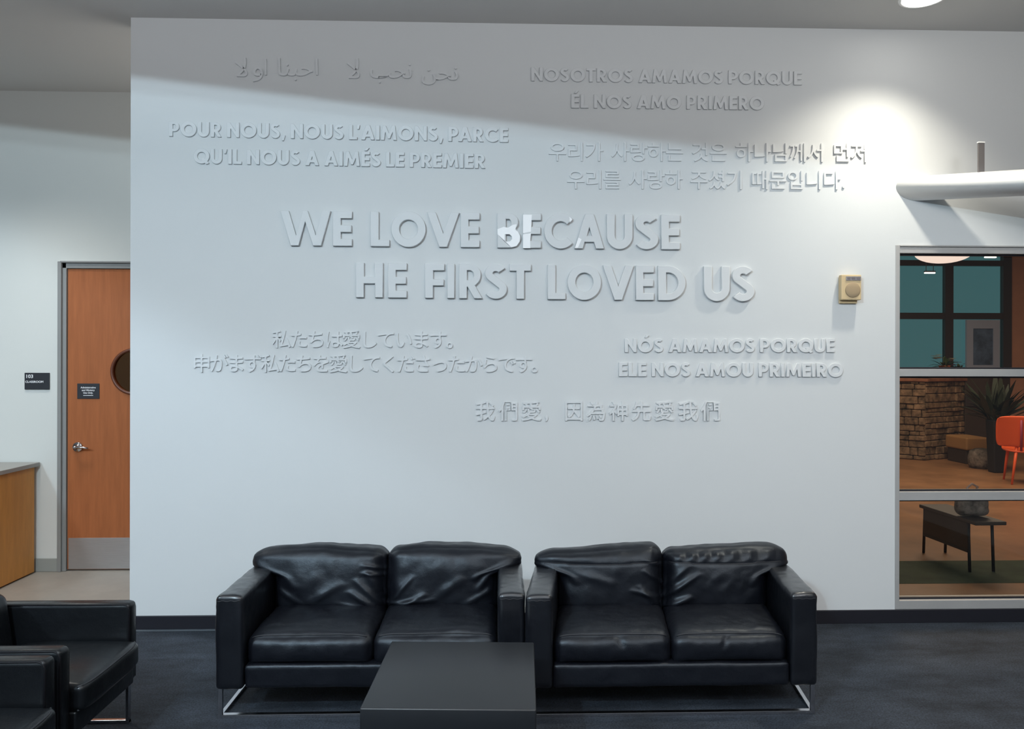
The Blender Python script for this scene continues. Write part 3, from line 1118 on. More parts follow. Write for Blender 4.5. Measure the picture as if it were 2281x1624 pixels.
def seat_cushion(parent, cx, seed, folds):
    U, F = lattice(64, 46, 16)
    hw, hd, hh = INW / 2 - 0.002, 0.27, 0.075
    P, N = rounded(U, (hw, hd, hh), 0.045)
    s, t, k = U[:, 0], U[:, 1], U[:, 2]
    puff = (1 - s ** 4) * (1 - t ** 4)
    P[:, 2] += np.where(k > 0, 1, 0) * puff * 0.020 * np.clip(k, 0, 1)
    front = np.where(t < -0.6, 1, 0)
    P[:, 1] -= smoothstep(-0.6, -1.0, t) * (1 - s ** 4) * 0.020 * (1 - k ** 2)
    h = wrinkle_noise(P, 0.0045, 9, seed) + wrinkle_noise(P, 0.0020, 26, seed + 3)
    for f in folds:
        h = h + fold(s, np.where(t < -0.97, -1 - (1 - k) * 0.35, t), *f)
    P = P + N * h[:, None]
    # drooping front corners
    P[:, 2] -= smoothstep(0.7, 1.0, np.abs(s)) * smoothstep(-0.5, -1, t) * 0.008
    P += np.array((cx, -SD / 2 + 0.035 + hd, SEAT_Z - hh + 0.0))
    o = mesh_from('seat_cushion', P, F, M['leather'], parent)
    # piping along the top front edge
    sel = []
    for ss in np.linspace(-0.93, 0.93, 40):
        j = np.argmin((s - ss) ** 2 + (t + 0.965) ** 2 * 4 + (k - 1) ** 2 * 4)
        if not sel or sel[-1] != j: sel.append(int(j))
    pts = [Vector(P[j]) + Vector((0, -0.0005, 0.0015)) for j in sel]
    return o, pts


def back_cushion(parent, cx, outer, seed, folds, seam, skew):
    U, F = lattice(64, 20, 52)
    hw, hd, hh = INW / 2 - 0.001, 0.105, 0.175
    P, N = rounded(U, (hw, hd, hh), 0.062)
    s, t, k = U[:, 0], U[:, 1], U[:, 2]
    front = smoothstep(0.2, -0.6, t)
    P[:, 1] -= front * (1 - np.abs(s) ** 3.2) * (1 - np.abs(k) ** 3) * 0.040
    P[:, 2] += smoothstep(0.6, 1.0, k) * (0.012 * np.cos(s * 2.2 + seed) - 0.012 * np.clip(s * outer, 0, 1) ** 4)
    so, kk = s * outer, k
    h = wrinkle_noise(P, 0.009, 5.5, seed) + wrinkle_noise(P, 0.0035, 17, seed + 5)
    for f in folds:
        h = h + front * fold(so, kk, *f)
    if seam is not None:
        h = h - 0.004 * front * np.exp(-((k - seam - 0.03 * np.sin(s * 3 + seed)) / 0.035) ** 2)
    P = P + N * h[:, None]
    # the outer upper corner rolls over the arm
    zl = P[:, 2]
    ear = smoothstep(0.020, 0.080, zl) * np.clip(so, 0, 1) ** 1.6
    P[:, 0] += outer * ear * 0.125
    P[:, 1] += ear * 0.015
    # inner edges pinch together
    P[:, 1] += smoothstep(0.75, 1.0, -so) * 0.025 * front
    # lean
    a = math.radians(7)
    y, z = P[:, 1].copy(), P[:, 2].copy()
    P[:, 1] = y * math.cos(a) + z * math.sin(a)
    P[:, 2] = -y * math.sin(a) + z * math.cos(a)
    P += np.array((cx, -SD / 2 + 0.575, 0.506))
    o = mesh_from('back_cushion', P, F, M['leather'], parent)
    pts = None
    if seam is not None:
        sel = []
        for ss in np.linspace(-0.9, 0.9, 36):
            j = np.argmin((s - ss) ** 2 + (k - (seam + 0.03 * math.sin(ss * 3 + seed))) ** 2 + (t + 1) ** 2 * 9)
            if not sel or sel[-1] != j: sel.append(int(j))
        pts = [Vector(P[j]) + Vector((0, -0.0006, 0)) for j in sel]
    return o, pts


# folds are in (outward, up) coordinates: -1 = the middle of the sofa, +1 = the arm
FOLDS_A = [(-1.0, -1.0, -0.35, -0.25, .07, .016), (-1.0, -0.8, -0.45, 0.10, .06, .013), (-1.0, -0.95, -0.1, -0.62, .07, .014),
           (-1.0, -0.45, -0.6, 0.45, .06, .010), (-1.0, -1.0, 0.25, -0.92, .06, .010), (-0.98, 0.35, -0.55, 0.50, .05, .010),
           (-0.98, 0.15, -0.55, 0.25, .045, .010), (0.95, 0.55, 0.55, -0.25, .09, .014), (0.9, -0.2, 0.4, -0.75, .07, .008), (0.3, -0.6, -0.3, 0.0, .10, .009)]
FOLDS_B = [(-1.0, -1.0, -0.25, -0.35, .07, .016), (-1.0, -0.85, -0.5, 0.20, .055, .014), (-1.0, -0.7, -0.05, -0.55, .06, .012),
           (0.95, 0.60, 0.55, 0.0, .07, .014), (0.95, 0.45, 0.62, -0.35, .06, .014), (0.85, -0.3, 0.35, -0.8, .08, .010), (-0.1, -0.5, 0.4, 0.15, .11, .010)]
FOLDS_C = [(-1.0, -0.9, -0.5, -0.1, .06, .016), (-1.0, -0.55, -0.35, -0.25, .06, .013), (-1.0, -1.0, -0.2, -0.7, .07, .012),
           (-1.0, -0.1, -0.6, 0.35, .05, .012), (-0.95, 0.45, -0.6, 0.65, .05, .010), (0.95, 0.55, 0.6, -0.1, .08, .012), (0.5, 0.2, -0.1, -0.1, .12, .009)]
FOLDS_D = [(-1.0, -0.85, -0.45, -0.45, .09, .022), (-1.0, -0.5, -0.3, 0.25, .07, .015), (-1.0, -0.2, -0.5, 0.5, .06, .010),
           (-0.2, -0.2, 0.15, 0.35, .10, .004), (0.1, -0.3, 0.5, 0.3, .10, .004), (0.95, 0.5, 0.65, -0.2, .08, .012)]
TOPF = [(x, 0.62, x + 0.02, 0.98, 0.035, -0.006 if i % 2 else 0.006) for i, x in enumerate(np.linspace(-0.7, 0.85, 14))]


def make_sofa(loc, rz, label, back_folds, seat_folds, seams, seed, skew):
    root = empty('leather_loveseat', loc, label, 'sofa', 'black leather loveseats against the wall', rz=rz)
    # arms
    for sgn in (-1, 1):
        U, F = lattice(10, 44, 26)
        P, N = rounded(U, (ARM / 2, ARM_L / 2, (ARM_Z - BOT) / 2), 0.020)
        top = smoothstep(0.3, 1.0, U[:, 2])
        P[:, 2] += top * (1 - U[:, 0] ** 2) * 0.006
        P += N * (wrinkle_noise(P, 0.0035, 7, seed + sgn) + wrinkle_noise(P, 0.0014, 30, seed + sgn * 2) * np.where(top > 0.5, 1.6, 0.5))[:, None]
        P += np.array((sgn * (SW / 2 - ARM / 2), (ARM_L - SD) / 2, (ARM_Z + BOT) / 2))
        arm = mesh_from('arm', P, F, M['arm_leather'], root)
        x0 = sgn * (SW / 2 - ARM / 2)
        tube('seam', [(x0 + dx * (ARM / 2 - 0.012), -SD / 2 - 0.0005, ARM_Z - 0.022 + 0.002 * math.sin(dx * 9)) for dx in np.linspace(-1, 1, 12)], 0.0018, M['thread'], arm, 6)
    # front rail and body
    U, F = lattice(60, 16, 10)
    P, N = rounded(U, (SW / 2 - ARM - 0.001, 0.05, 0.056), 0.016)
    P += N * (wrinkle_noise(P, 0.004, 6, seed + 9) + wrinkle_noise(P, 0.0015, 25, seed + 8))[:, None]
    P += np.array((0, -SD / 2 + 0.062, BOT + 0.056))
    mesh_from('front_rail', P, F, M['leather'], root)
    box('seat_base', -SW / 2 + ARM + 0.002, -SD / 2 + 0.10, BOT + 0.01, SW / 2 - ARM - 0.002, SD / 2 - 0.02, SEAT_Z - 0.155, M['arm_leather'], root, 0.01)
    bm = bmesh.new()
    add_box(bm, -SW / 2 + 0.012, SD / 2 - 0.219, BOT + 0.005, SW / 2 - 0.012, SD / 2 - 0.08, 0.56, 0.03, 4)
    from_bm('back_frame', bm, M['arm_leather'], root, True)
    # cushions
    for i, sgn in enumerate((-1, 1)):
        o, pts = seat_cushion(root, sgn * INW / 2, seed + 20 * i, seat_folds[i])
        tube('piping', pts, 0.0032, M['thread'], o, 8)
        o, pts = back_cushion(root, sgn * INW / 2, sgn, seed + 31 * i + 2, back_folds[i], seams, skew)
        if pts: tube('seam', pts, 0.0022, M['thread'], o, 6)
    # chrome sled base
    lx = SW / 2 - 0.022
    yf_, yb_ = -SD / 2 + 0.018, SD / 2 - 0.26
    for sx in (-1, 1):
        for yy in (yf_, yb_):
            box('leg', sx * lx - 0.011, yy - 0.007, 0.0, sx * lx + 0.011, yy + 0.007, BOT + 0.015, M['chrome'], root, 0.002)
    bm = bmesh.new()
    add_box(bm, -lx - 0.011, yf_ - 0.0065, 0.0, lx + 0.011, yf_ + 0.02, 0.017, 0.002)
    add_box(bm, -lx - 0.011, yb_ - 0.02, 0.0, lx + 0.011, yb_ + 0.0065, 0.017, 0.002)
    for sx in (-1, 1):
        add_box(bm, sx * lx - 0.0105, yf_, 0.0, sx * lx + 0.0105, yb_, 0.0165, 0.002)
    from_bm('sled_rail', bm, M['chrome'], root)
    # the sofa stands slightly out of square
    for o in root.children_recursive:
        for v in o.data.vertices:
            v.co.x += skew * (v.co.y + SD / 2)
    return root


yf0 = SOFA_F
SW = 1.472
INW = (SW - 2 * ARM) / 2
xl = at_y(478, 1420, yf0).x
make_sofa((xl + SW / 2, yf0 + SD / 2, 0), 0.0,
          'black leather loveseat at left, behind the low square table', (FOLDS_A, FOLDS_B),
          ([(-0.2, -0.5, 0.5, -0.3, .12, .006)], [(0.2, -0.9, 0.7, -0.7, .12, .006)]), None, 11.0, 0.015)
yf1 = SOFA_F - 0.03
SW = 1.412
INW = (SW - 2 * ARM) / 2
xr = at_y(1822, 1420, yf1).x
make_sofa((xr - SW / 2, yf1 + SD / 2 + 0.0, 0), 0.0,
          'black leather loveseat at right, its cushion tops creased and worn shiny', (FOLDS_C, FOLDS_D + TOPF),
          ([(0.1, -1.02, 0.2, -1.3, .05, -.008)], [(-0.05, -1.02, -0.15, -1.35, .05, -.008), (0.4, -0.85, 0.9, -0.75, .08, .004)]), 0.52, 47.0, 0.14)

# ------------------------------------------------------------------ COFFEE TABLE
TH = 0.43
tb = empty('coffee_table', (-0.128, 3.128, 0), 'low square charcoal coffee table in front of the sofas', 'table', rz=math.radians(-2.7))
TW, TD = 0.646, 0.672
U, F = lattice(4, 4, 4)
bm = bmesh.new()
add_box(bm, -TW / 2, -TD / 2, TH - 0.10, TW / 2, TD / 2, TH, 0.006, 3)
from_bm('tabletop', bm, M['table'], tb, True)
bm = bmesh.new()
add_box(bm, -TW / 2 + 0.001, -TD / 2 + 0.001, 0.0, TW / 2 - 0.001, TD / 2 - 0.001, TH - 0.099, 0.004, 2)
from_bm('base', bm, M['table'], tb, False)

# ------------------------------------------------------------------ ARMCHAIRS (facing right)
def make_armchair(loc, label, seed):
    root = empty('leather_armchair', loc, label, 'armchair', 'black armchairs in a row at left')
    CW, AT, AL = 0.645, 0.072, 0.66          # overall width (Y), arm thickness, arm length (X)
    AZ, ABOT = 0.573, 0.205
    xb = -AL                                    # back of the arm; the front is x = 0
    for sgn in (-1, 1):
        yc = sgn * (CW / 2 - AT / 2)
        bm = bmesh.new()
        add_box(bm, xb, yc - AT / 2, ABOT, 0, yc + AT / 2, AZ, 0.020, 4)
        arm = from_bm('arm', bm, M['chair_leather'], root, True)
        for e in (-1, 1):
            y = yc + e * (AT / 2 - 0.006)
            z0, z1, r = ABOT + 0.01, AZ - 0.006, 0.028
            pts = [(-0.007, y, z0)] + [(-0.007 - r + r * math.cos(a), y, z1 - r + r * math.sin(a)) for a in np.linspace(0, PI / 2, 7)] + [(xb + 0.02, y, z1)]
            tube('piping', pts, 0.0045, M['dark_thread'], arm, 8)
    iw = CW - 2 * AT - 0.004
    # seat cushion
    U, F = lattice(44, 40, 12)
    hx_, hy_, hz_ = 0.262, iw / 2, 0.052
    P, N = rounded(U, (hx_, hy_, hz_), 0.022)
    P[:, 2] += np.where(U[:, 2] > 0, 1, 0) * (1 - U[:, 0] ** 4) * (1 - U[:, 1] ** 4) * 0.022
    P[:, 0] += smoothstep(0.7, 1.0, U[:, 0]) * 0.012 * (1 - U[:, 1] ** 4)
    P += N * (wrinkle_noise(P, 0.003, 8, seed))[:, None]
    P += np.array((0.045 - hx_, 0, 0.300 + hz_))
    sc = mesh_from('seat_cushion', P, F, M['chair_leather'], root)
    for zz in (0.399, 0.305):
        tube('piping', [(0.045 - 0.008 + 0.012 * (1 - (2 * y / iw) ** 4) - 0.018 * abs(2 * y / iw) ** 10, y, zz) for y in np.linspace(-iw / 2 + 0.004, iw / 2 - 0.004, 20)], 0.0042, M['thread'], sc, 8)
    # base under the seat
    bm = bmesh.new()
    add_box(bm, xb + 0.02, -iw / 2, ABOT + 0.003, 0.020, iw / 2, 0.300, 0.010, 3)
    from_bm('seat_base', bm, M['chair_leather'], root, True)
    # backrest
    U, F = lattice(12, 40, 34)
    P, N = rounded(U, (0.075, CW / 2 - AT - 0.004, 0.178), 0.05)
    P += N * (wrinkle_noise(P, 0.004, 7, seed + 4))[:, None]
    a = math.radians(-8)
    x, z = P[:, 0].copy(), P[:, 2].copy()
    P[:, 0] = x * math.cos(a) + z * math.sin(a)
    P[:, 2] = -x * math.sin(a) + z * math.cos(a)
    P += np.array((-0.592, 0, 0.462))
    mesh_from('back_cushion', P, F, M['chair_leather'], root)
    bm = bmesh.new()
    add_box(bm, xb - 0.06, -CW / 2, ABOT, xb + 0.012, CW / 2, 0.585, 0.02, 4)
    from_bm('back_frame', bm, M['chair_leather'], root, True)
    # chrome sled, one loop on each side
    for sgn in (-1, 1):
        y = sgn * (CW / 2 - 0.018)
        bm = bmesh.new()
        add_box(bm, -0.040, y - 0.011, 0.0, -0.024, y + 0.011, ABOT + 0.01, 0.002)
        add_box(bm, xb + 0.01, y - 0.011, 0.0, xb + 0.026, y + 0.011, ABOT + 0.01, 0.002)
        add_box(bm, xb + 0.01, y - 0.0112, 0.0, -0.024, y + 0.0112, 0.015, 0.002)
        from_bm('sled_leg', bm, M['chrome'], root)
    return root


ARX = -1.655
AY = 3.66 - 0.645 / 2
make_armchair((ARX, AY, 0), 'black leather armchair at left edge, nearest the white wall', 3.0)
make_armchair((ARX - 0.0, AY - 0.675, 0), 'black leather armchair in the bottom left corner, cut by the frame', 5.0)

# ------------------------------------------------------------------ BEHIND THE WINDOW
M['warm_floor'] = mat('warm_tile_floor', (0.27, 0.14, 0.070), 0.35, var=0.35, vscale=1.3)
M['dark_frame'] = mat('dark_mullion', (0.035, 0.030, 0.034), 0.5)
M['teal_glass'] = glass('teal_night_glass', (0.62, 0.98, 0.98), 0.08)
M['brown_wall'] = mat('brown_wall_paint', (0.48, 0.25, 0.16), 0.8, var=0.12, vscale=2)
M['stone'] = mat('rubble_stone', (0.17, 0.11, 0.068), 0.85, var=0.9, vscale=8, bump=0.6, bscale=25)
M['cap'] = mat('brown_capstone', (0.22, 0.09, 0.05), 0.8, var=0.4, vscale=6)
M['orange'] = mat('orange_plastic', (0.85, 0.115, 0.025), 0.4)
M['bowl'] = emit('lamp_bowl', (1.0, 0.82, 0.72), 1.1)
M['leaf'] = mat('plant_leaf', (0.05, 0.085, 0.035), 0.5)
M['dark_leaf'] = mat('dark_plant_leaf', (0.025, 0.035, 0.02), 0.6)
M['flower'] = mat('magenta_petal', (0.45, 0.04, 0.18), 0.6)
M['white_flower'] = mat('white_petal', (0.75, 0.72, 0.60), 0.6)
M['terracotta'] = mat('terracotta_pot', (0.42, 0.13, 0.06), 0.7)
M['poster_frame'] = mat('pale_poster_frame', (0.36, 0.43, 0.58), 0.6)
M['poster'] = mat('blue_grey_poster', (0.08, 0.13, 0.22), 0.6, var=0.7, vscale=3)
M['dark_box'] = mat('dark_brown_panel', (0.045, 0.03, 0.024), 0.6)
M['tan'] = mat('tan_upholstery', (0.35, 0.19, 0.075), 0.7)
M['black'] = mat('matt_black', (0.012, 0.012, 0.015), 0.5)
M['bag'] = mat('patterned_bag_cloth', (0.15, 0.125, 0.11), 0.8, var=0.95, vscale=9)
M['floor_patch'] = mat('dark_green_patch', (0.040, 0.055, 0.032), 0.95, var=0.3, vscale=5)
M['paper'] = mat('pale_paper', (0.45, 0.30, 0.24), 0.8)

IY0 = WALL_Y + WALL_T
IY1 = 14.8
IX1 = 11.5
struct(box('wall_lobby_front', 1.75, WALL_Y + WALL_T - 0.001, CEIL, 11.5, WALL_Y + WALL_T + 0.05, 4.4, M['side_wall']))
struct(box('floor_lobby', 1.75, WALL_Y + 0.0, -0.1, IX1, IY1, -0.002, M['warm_floor']))
LOB = 4.4
struct(box('ceiling_lobby', 1.75, IY0, LOB, IX1, IY1, LOB + 0.1, M['dark_frame']))
struct(box('wall_lobby', IX1, IY0, 0, IX1 + 0.1, IY1, LOB, M['brown_wall']))
# far window wall: dark posts and rails with night glass between them
FX0 = 1.75
wl = at_y(2233, 700, IY1).x
wz = lambda y: at_y(2100, y, IY1).z
struct(box('wall_far', wl + 0.16, IY1, 0, IX1 + 0.1, IY1 + 0.1, LOB, M['brown_wall']))
struct(box('wall_far_sill', FX0, IY1, 0, wl + 0.16, IY1 + 0.1, wz(822), M['dark_box']))
w2 = empty('window_2', ((FX0 + wl) / 2, IY1, wz(822)), kind='structure')
bm = bmesh.new()
xm0 = at_y(2104, 650, IY1).x
xm1 = at_y(2122, 650, IY1).x
for (a, b) in ((FX0, FX0 + 0.1), (xm0, xm1), (wl, wl + 0.17)):
    add_box(bm, a, IY1 - 0.03, wz(822), b, IY1 + 0.07, LOB)
for (ya, yb) in ((592, 580), (711, 697), (824, 818)):
    add_box(bm, FX0, IY1 - 0.025, wz(ya), wl + 0.1, IY1 + 0.065, wz(yb))
onto(w2, from_bm('window_frame', bm, M['dark_frame']))
bm = bmesh.new()
add_box(bm, FX0, IY1 + 0.01, wz(822), wl + 0.1, IY1 + 0.02, LOB - 0.01)
onto(w2, from_bm('window_pane', bm, M['teal_glass']))

# stone corner wall built of courses of rubble
SA = at_z(2062, 1026, 0)
SB = at_y(2159, 900, SA.y + 0.62)
SB.z = 0
SC = SA + Vector((-0.85, 0.75, 0))


def stone_run(bm, p, q, h, depth, rnd):
    L = (q - p).length
    dirv = (q - p).normalized()
    nrm = Vector((dirv.y, -dirv.x, 0))
    if nrm.y > 0: nrm = -nrm
    ang = math.atan2(dirv.y, dirv.x)
    z = 0.0
    while z < h - 0.02:
        ch = min(rnd.uniform(0.07, 0.15), h - z)
        x = 0.0
        while x < L - 0.01:
            cw = min(rnd.uniform(0.12, 0.34), L - x)
            o = rnd.uniform(-0.02, 0.025)
            mtx = Matrix.Translation(p + dirv * x + Vector((0, 0, z))) @ Matrix.Rotation(ang, 4, 'Z')
            yy = (-o, depth) if (Matrix.Rotation(ang, 3, 'Z') @ Vector((0, -1, 0))).dot(nrm) > 0 else (-depth, o)
            add_box(bm, 0.004, yy[0], 0.004, cw - 0.004, yy[1], ch - 0.004, 0.012, 1, mtx)
            x += cw
        z += ch


rnd = random.Random(4)
stw = empty('stone_planter_wall', (SA.x, SA.y, 0), 'rough brown stone corner wall standing on the floor behind the middle window pane', 'stone wall')
bm = bmesh.new()
stone_run(bm, SA, SB, 1.36, 0.3, rnd)
stone_run(bm, SC, SA, 1.36, 0.3, rnd)
onto(stw, from_bm('stonework', bm, M['stone']))
bm = bmesh.new()
for (p, q) in ((SA, SB), (SC, SA)):
    dirv = (q - p).normalized()
    mtx = Matrix.Translation(p) @ Matrix.Rotation(math.atan2(dirv.y, dirv.x), 4, 'Z')
    add_box(bm, -0.04, -0.05, 1.36, (q - p).length + 0.04, 0.34, 1.42, 0.01, 1, mtx)
onto(stw, from_bm('capstone', bm, M['cap']))


def leaf_blade(bm, p, d, length, width, droop=0.4):
    d = Vector(d).normalized()
    sidev = d.cross(Vector((0, 0, 1)))
    if sidev.length < 1e-3: sidev = Vector((1, 0, 0))
    sidev.normalize()
    prev = None
    steps = 5
    for i in range(steps + 1):
        f = i / steps
        c = Vector(p) + d * (length * f) + Vector((0, 0, -droop * length * f * f))
        w = width * math.sin(PI * min(0.98, f * 0.9 + 0.08))
        a, b = bm.verts.new(c + sidev * w / 2), bm.verts.new(c - sidev * w / 2)
        m_ = bm.verts.new(c + Vector((0, 0, -w * 0.15)))
        if prev:
            bm.faces.new((prev[0], a, m_, prev[2]))
            bm.faces.new((prev[2], m_, b, prev[1]))
        prev = (a, b, m_)


def potted_plant(name, label, base, pot_r, pot_h, pot_mat, leaves, leaf_len, leaf_w, leaf_mat, flower_mat=None, seed=1):
    r = random.Random(seed)
    root = empty(name, base, label, 'plant')
    bm = bmesh.new()
    add_lathe(bm, [(pot_r * 0.72, 0), (pot_r, pot_h * 0.9), (pot_r * 1.06, pot_h * 0.92), (pot_r * 1.06, pot_h), (pot_r * 0.9, pot_h), (pot_r * 0.85, pot_h * 0.9), (0.01, pot_h * 0.88)], 24)
    from_bm('pot', bm, pot_mat, root, True)
    bm = bmesh.new()
    for i in range(leaves):
        a = r.uniform(0, 2 * PI)
        el = r.uniform(0.25, 1.4)
        leaf_blade(bm, (0.2 * pot_r * math.cos(a), 0.2 * pot_r * math.sin(a), pot_h * 0.86), (math.cos(a) * math.cos(el), math.sin(a) * math.cos(el), math.sin(el)),
                   leaf_len * r.uniform(0.6, 1.1), leaf_w * r.uniform(0.7, 1.1), r.uniform(0.2, 0.6))
    from_bm('foliage', bm, leaf_mat, root, True)
    if flower_mat:
        bm = bmesh.new()
        for i in range(9):
            a = r.uniform(0, 2 * PI)
            c = Vector((math.cos(a) * leaf_len * 0.45, math.sin(a) * leaf_len * 0.45, pot_h + leaf_len * r.uniform(0.25, 0.6)))
            for k in range(5):
                b = 2 * PI * k / 5
                leaf_blade(bm, c, (math.cos(b), math.sin(b), 0.5), leaf_len * 0.2, leaf_len * 0.13, 0.3)
        from_bm('blossom', bm, flower_mat, root, True)
    return root


# pots on the stone wall
topz = 1.42


def on_wall(px):                # the middle of the capstone of the right-hand run, where it is seen at px
    dv = (SB - SA).normalized()
    nv = Vector((-dv.y, dv.x, 0))
    d = ray(px, 820)
    best = min((SA + dv * t + nv * 0.15 for t in np.linspace(0.05, (SB - SA).length - 0.05, 80)), key=lambda p: abs(p.x / p.y - d.x / d.y))
    return Vector((best.x, best.y, topz + 0.001))


potted_plant('potted_plant', 'small terracotta pot with pale blossoms standing on the stone wall', on_wall(2104), 0.09, 0.22, M['terracotta'], 26, 0.36, 0.05, M['leaf'], M['white_flower'], 3)
potted_plant('potted_plant', 'pot of magenta flowers on the stone wall, right of the pale blossoms', on_wall(2150), 0.08, 0.16, M['flower'], 18, 0.20, 0.05, M['leaf'], M['flower'], 5)

# poster on the far glass
P0, P1 = at_y(2152, 822, IY1 - 0.06), at_y(2226, 713, IY1 - 0.06)
po = empty('framed_poster', ((P0.x + P1.x) / 2, IY1 - 0.05, P0.z), 'pale framed blue poster hanging on the far dark window frame', 'poster')
bm = bmesh.new()
t = 0.13
add_box(bm, P0.x, IY1 - 0.08, P0.z + t * 0.6, P0.x + t, IY1 - 0.032, P1.z - t * 1.3)
add_box(bm, P1.x - t, IY1 - 0.08, P0.z + t * 0.6, P1.x, IY1 - 0.032, P1.z - t * 1.3)
add_box(bm, P0.x, IY1 - 0.08, P1.z - t * 1.3, P1.x, IY1 - 0.032, P1.z)
add_box(bm, P0.x, IY1 - 0.08, P0.z, P1.x, IY1 - 0.032, P0.z + t * 0.6)
onto(po, from_bm('poster_frame', bm, M['poster_frame']))
onto(po, box('poster_sheet', P0.x + 0.05, IY1 - 0.06, P0.z + 0.03, P1.x - 0.05, IY1 - 0.045, P1.z - 0.03, M['poster']))

# dark cabinet, tan seat and round dark pouf between stone wall and plant
cb = at_z(2180, 1040, 0)
cab = empty('dark_cabinet', (cb.x + 0.1, cb.y + 1.5, 0), 'dark brown tall cabinet behind the tan bench, right of the stone wall', 'cabinet')
x0 = at_y(2150, 900, cb.y + 1.3).x
x1 = at_y(2204, 900, cb.y + 1.3).x
onto(cab, box('body', x0, cb.y + 1.3, 0, x1, cb.y + 1.8, at_y(2180, 842, cb.y + 1.3).z, M['dark_box'], bevel=0.01))
onto(cab, box('shelf_edge', x0 - 0.01, cb.y + 1.27, at_y(2180, 905, cb.y + 1.3).z, x1 + 0.01, cb.y + 1.3, at_y(2180, 880, cb.y + 1.3).z, M['dark_frame'], bevel=0.005))
bx0, bx1 = at_y(2153, 1000, cb.y + 0.3).x, at_y(2204, 1000, cb.y + 0.3).x
bz1, bz0 = at_y(2170, 975, cb.y + 0.3).z, at_y(2170, 1004, cb.y + 0.3).z
be = empty('tan_bench', ((bx0 + bx1) / 2, cb.y + 0.6, 0), 'tan upholstered bench in front of the dark cabinet', 'bench')
onto(be, box('cushion', bx0, cb.y + 0.3, bz0, bx1, cb.y + 0.9, bz1, M['tan'], bevel=0.03, seg=3))
onto(be, box('plinth', bx0 + 0.02, cb.y + 0.34, 0, bx1 - 0.02, cb.y + 0.86, bz0 + 0.002, M['dark_box'], bevel=0.01))
pf = empty('round_pouf', (cb.x - 0.03, cb.y - 0.12, 0), 'low round dark pouf on the floor before the tan bench', 'pouf')
bm = bmesh.new()
pr = 27 * cb.y / FOCAL
add_lathe(bm, [(pr * 0.85, 0), (pr, 0.05), (pr * 1.02, 0.17), (pr * 0.9, 0.27), (pr * 0.5, 0.31), (0.02, 0.32)], 32)
from_bm('cushion', bm, M['bag'], pf, True)

# tall black planter with a dark plant
pb = at_z(2219, 1052, 0)
pl = empty('tall_planter', (pb.x, pb.y, 0), 'tall black planter with dark green foliage left of the orange chair', 'plant')
pw = 16 * pb.y / FOCAL
phh = at_y(2222, 935, pb.y).z
bm = bmesh.new()
add_box(bm, -pw, -pw, 0, pw, pw, phh, 0.02, 2)
for v in bm.verts:
    k = 0.75 + 0.25 * v.co.z / phh
    v.co.x *= k; v.co.y *= k
from_bm('planter_box', bm, M['black'], pl)
rr = random.Random(8)
bm = bmesh.new()
for i in range(90):
    a, el = rr.uniform(0, 2 * PI), rr.uniform(0.5, 1.5)
    leaf_blade(bm, (rr.uniform(-.1, .1), rr.uniform(-.1, .1), phh - 0.03), (math.cos(a) * math.cos(el), math.sin(a) * math.cos(el), math.sin(el)), rr.uniform(0.35, 1.0), 0.09, rr.uniform(0.1, 0.5))
from_bm('foliage', bm, M['dark_leaf'], pl, True)

# orange chair
oc = at_z(2258, 1081, 0)
ch = empty('orange_chair', (at_y(2274, 1000, oc.y + 0.2).x, oc.y + 0.2, 0), 'bright orange moulded chair with splayed legs at the right edge of the window', 'chair', rz=math.radians(-34))
pxo = oc.y / FOCAL


def shell(name, w, h, curve, mtx, parent):
    U, F = lattice(20, 2, 20)
    P, N = rounded(U, (w / 2, 0.012, h / 2), 0.011)
    s, k = U[:, 0], U[:, 2]
    # rounded corners of the panel
    cr = np.maximum(0, np.abs(s) ** 4 + np.abs(k) ** 4 - 1.0)
    P[:, 0] *= 1 - 0.10 * cr
    P[:, 2] *= 1 - 0.10 * cr
    P[:, 1] += curve * s ** 2
    me = [mtx @ Vector(p) for p in P]
    return mesh_from(name, me, F, M['orange'], parent)


seat_h = 0.46
shell('backrest', 0.60, 0.44, -0.05, Matrix.Translation((0, -0.20, 0.74)) @ Matrix.Rotation(math.radians(10), 4, 'X'), ch)
shell('seat', 0.46, 0.44, -0.03, Matrix.Translation((0, 0.04, seat_h)) @ Matrix.Rotation(math.radians(-88), 4, 'X'), ch)
for sx in (-1, 1):
    tube('leg', [(sx * 0.05, -0.14, seat_h + 0.06), (sx * 0.11, -0.24, 0.0)], [0.022, 0.013], M['orange'], ch)
    tube('leg', [(sx * 0.15, 0.18, seat_h - 0.01), (sx * 0.20, 0.27, 0.0)], [0.022, 0.013], M['orange'], ch)
tube('back_strut', [(0, -0.16, seat_h), (0, -0.215, 0.62), (0, -0.255, 0.90)], 0.016, mat('purple_strut', (0.30, 0.04, 0.08), 0.5), ch)  # dark purple-red strut, unlike the orange shell

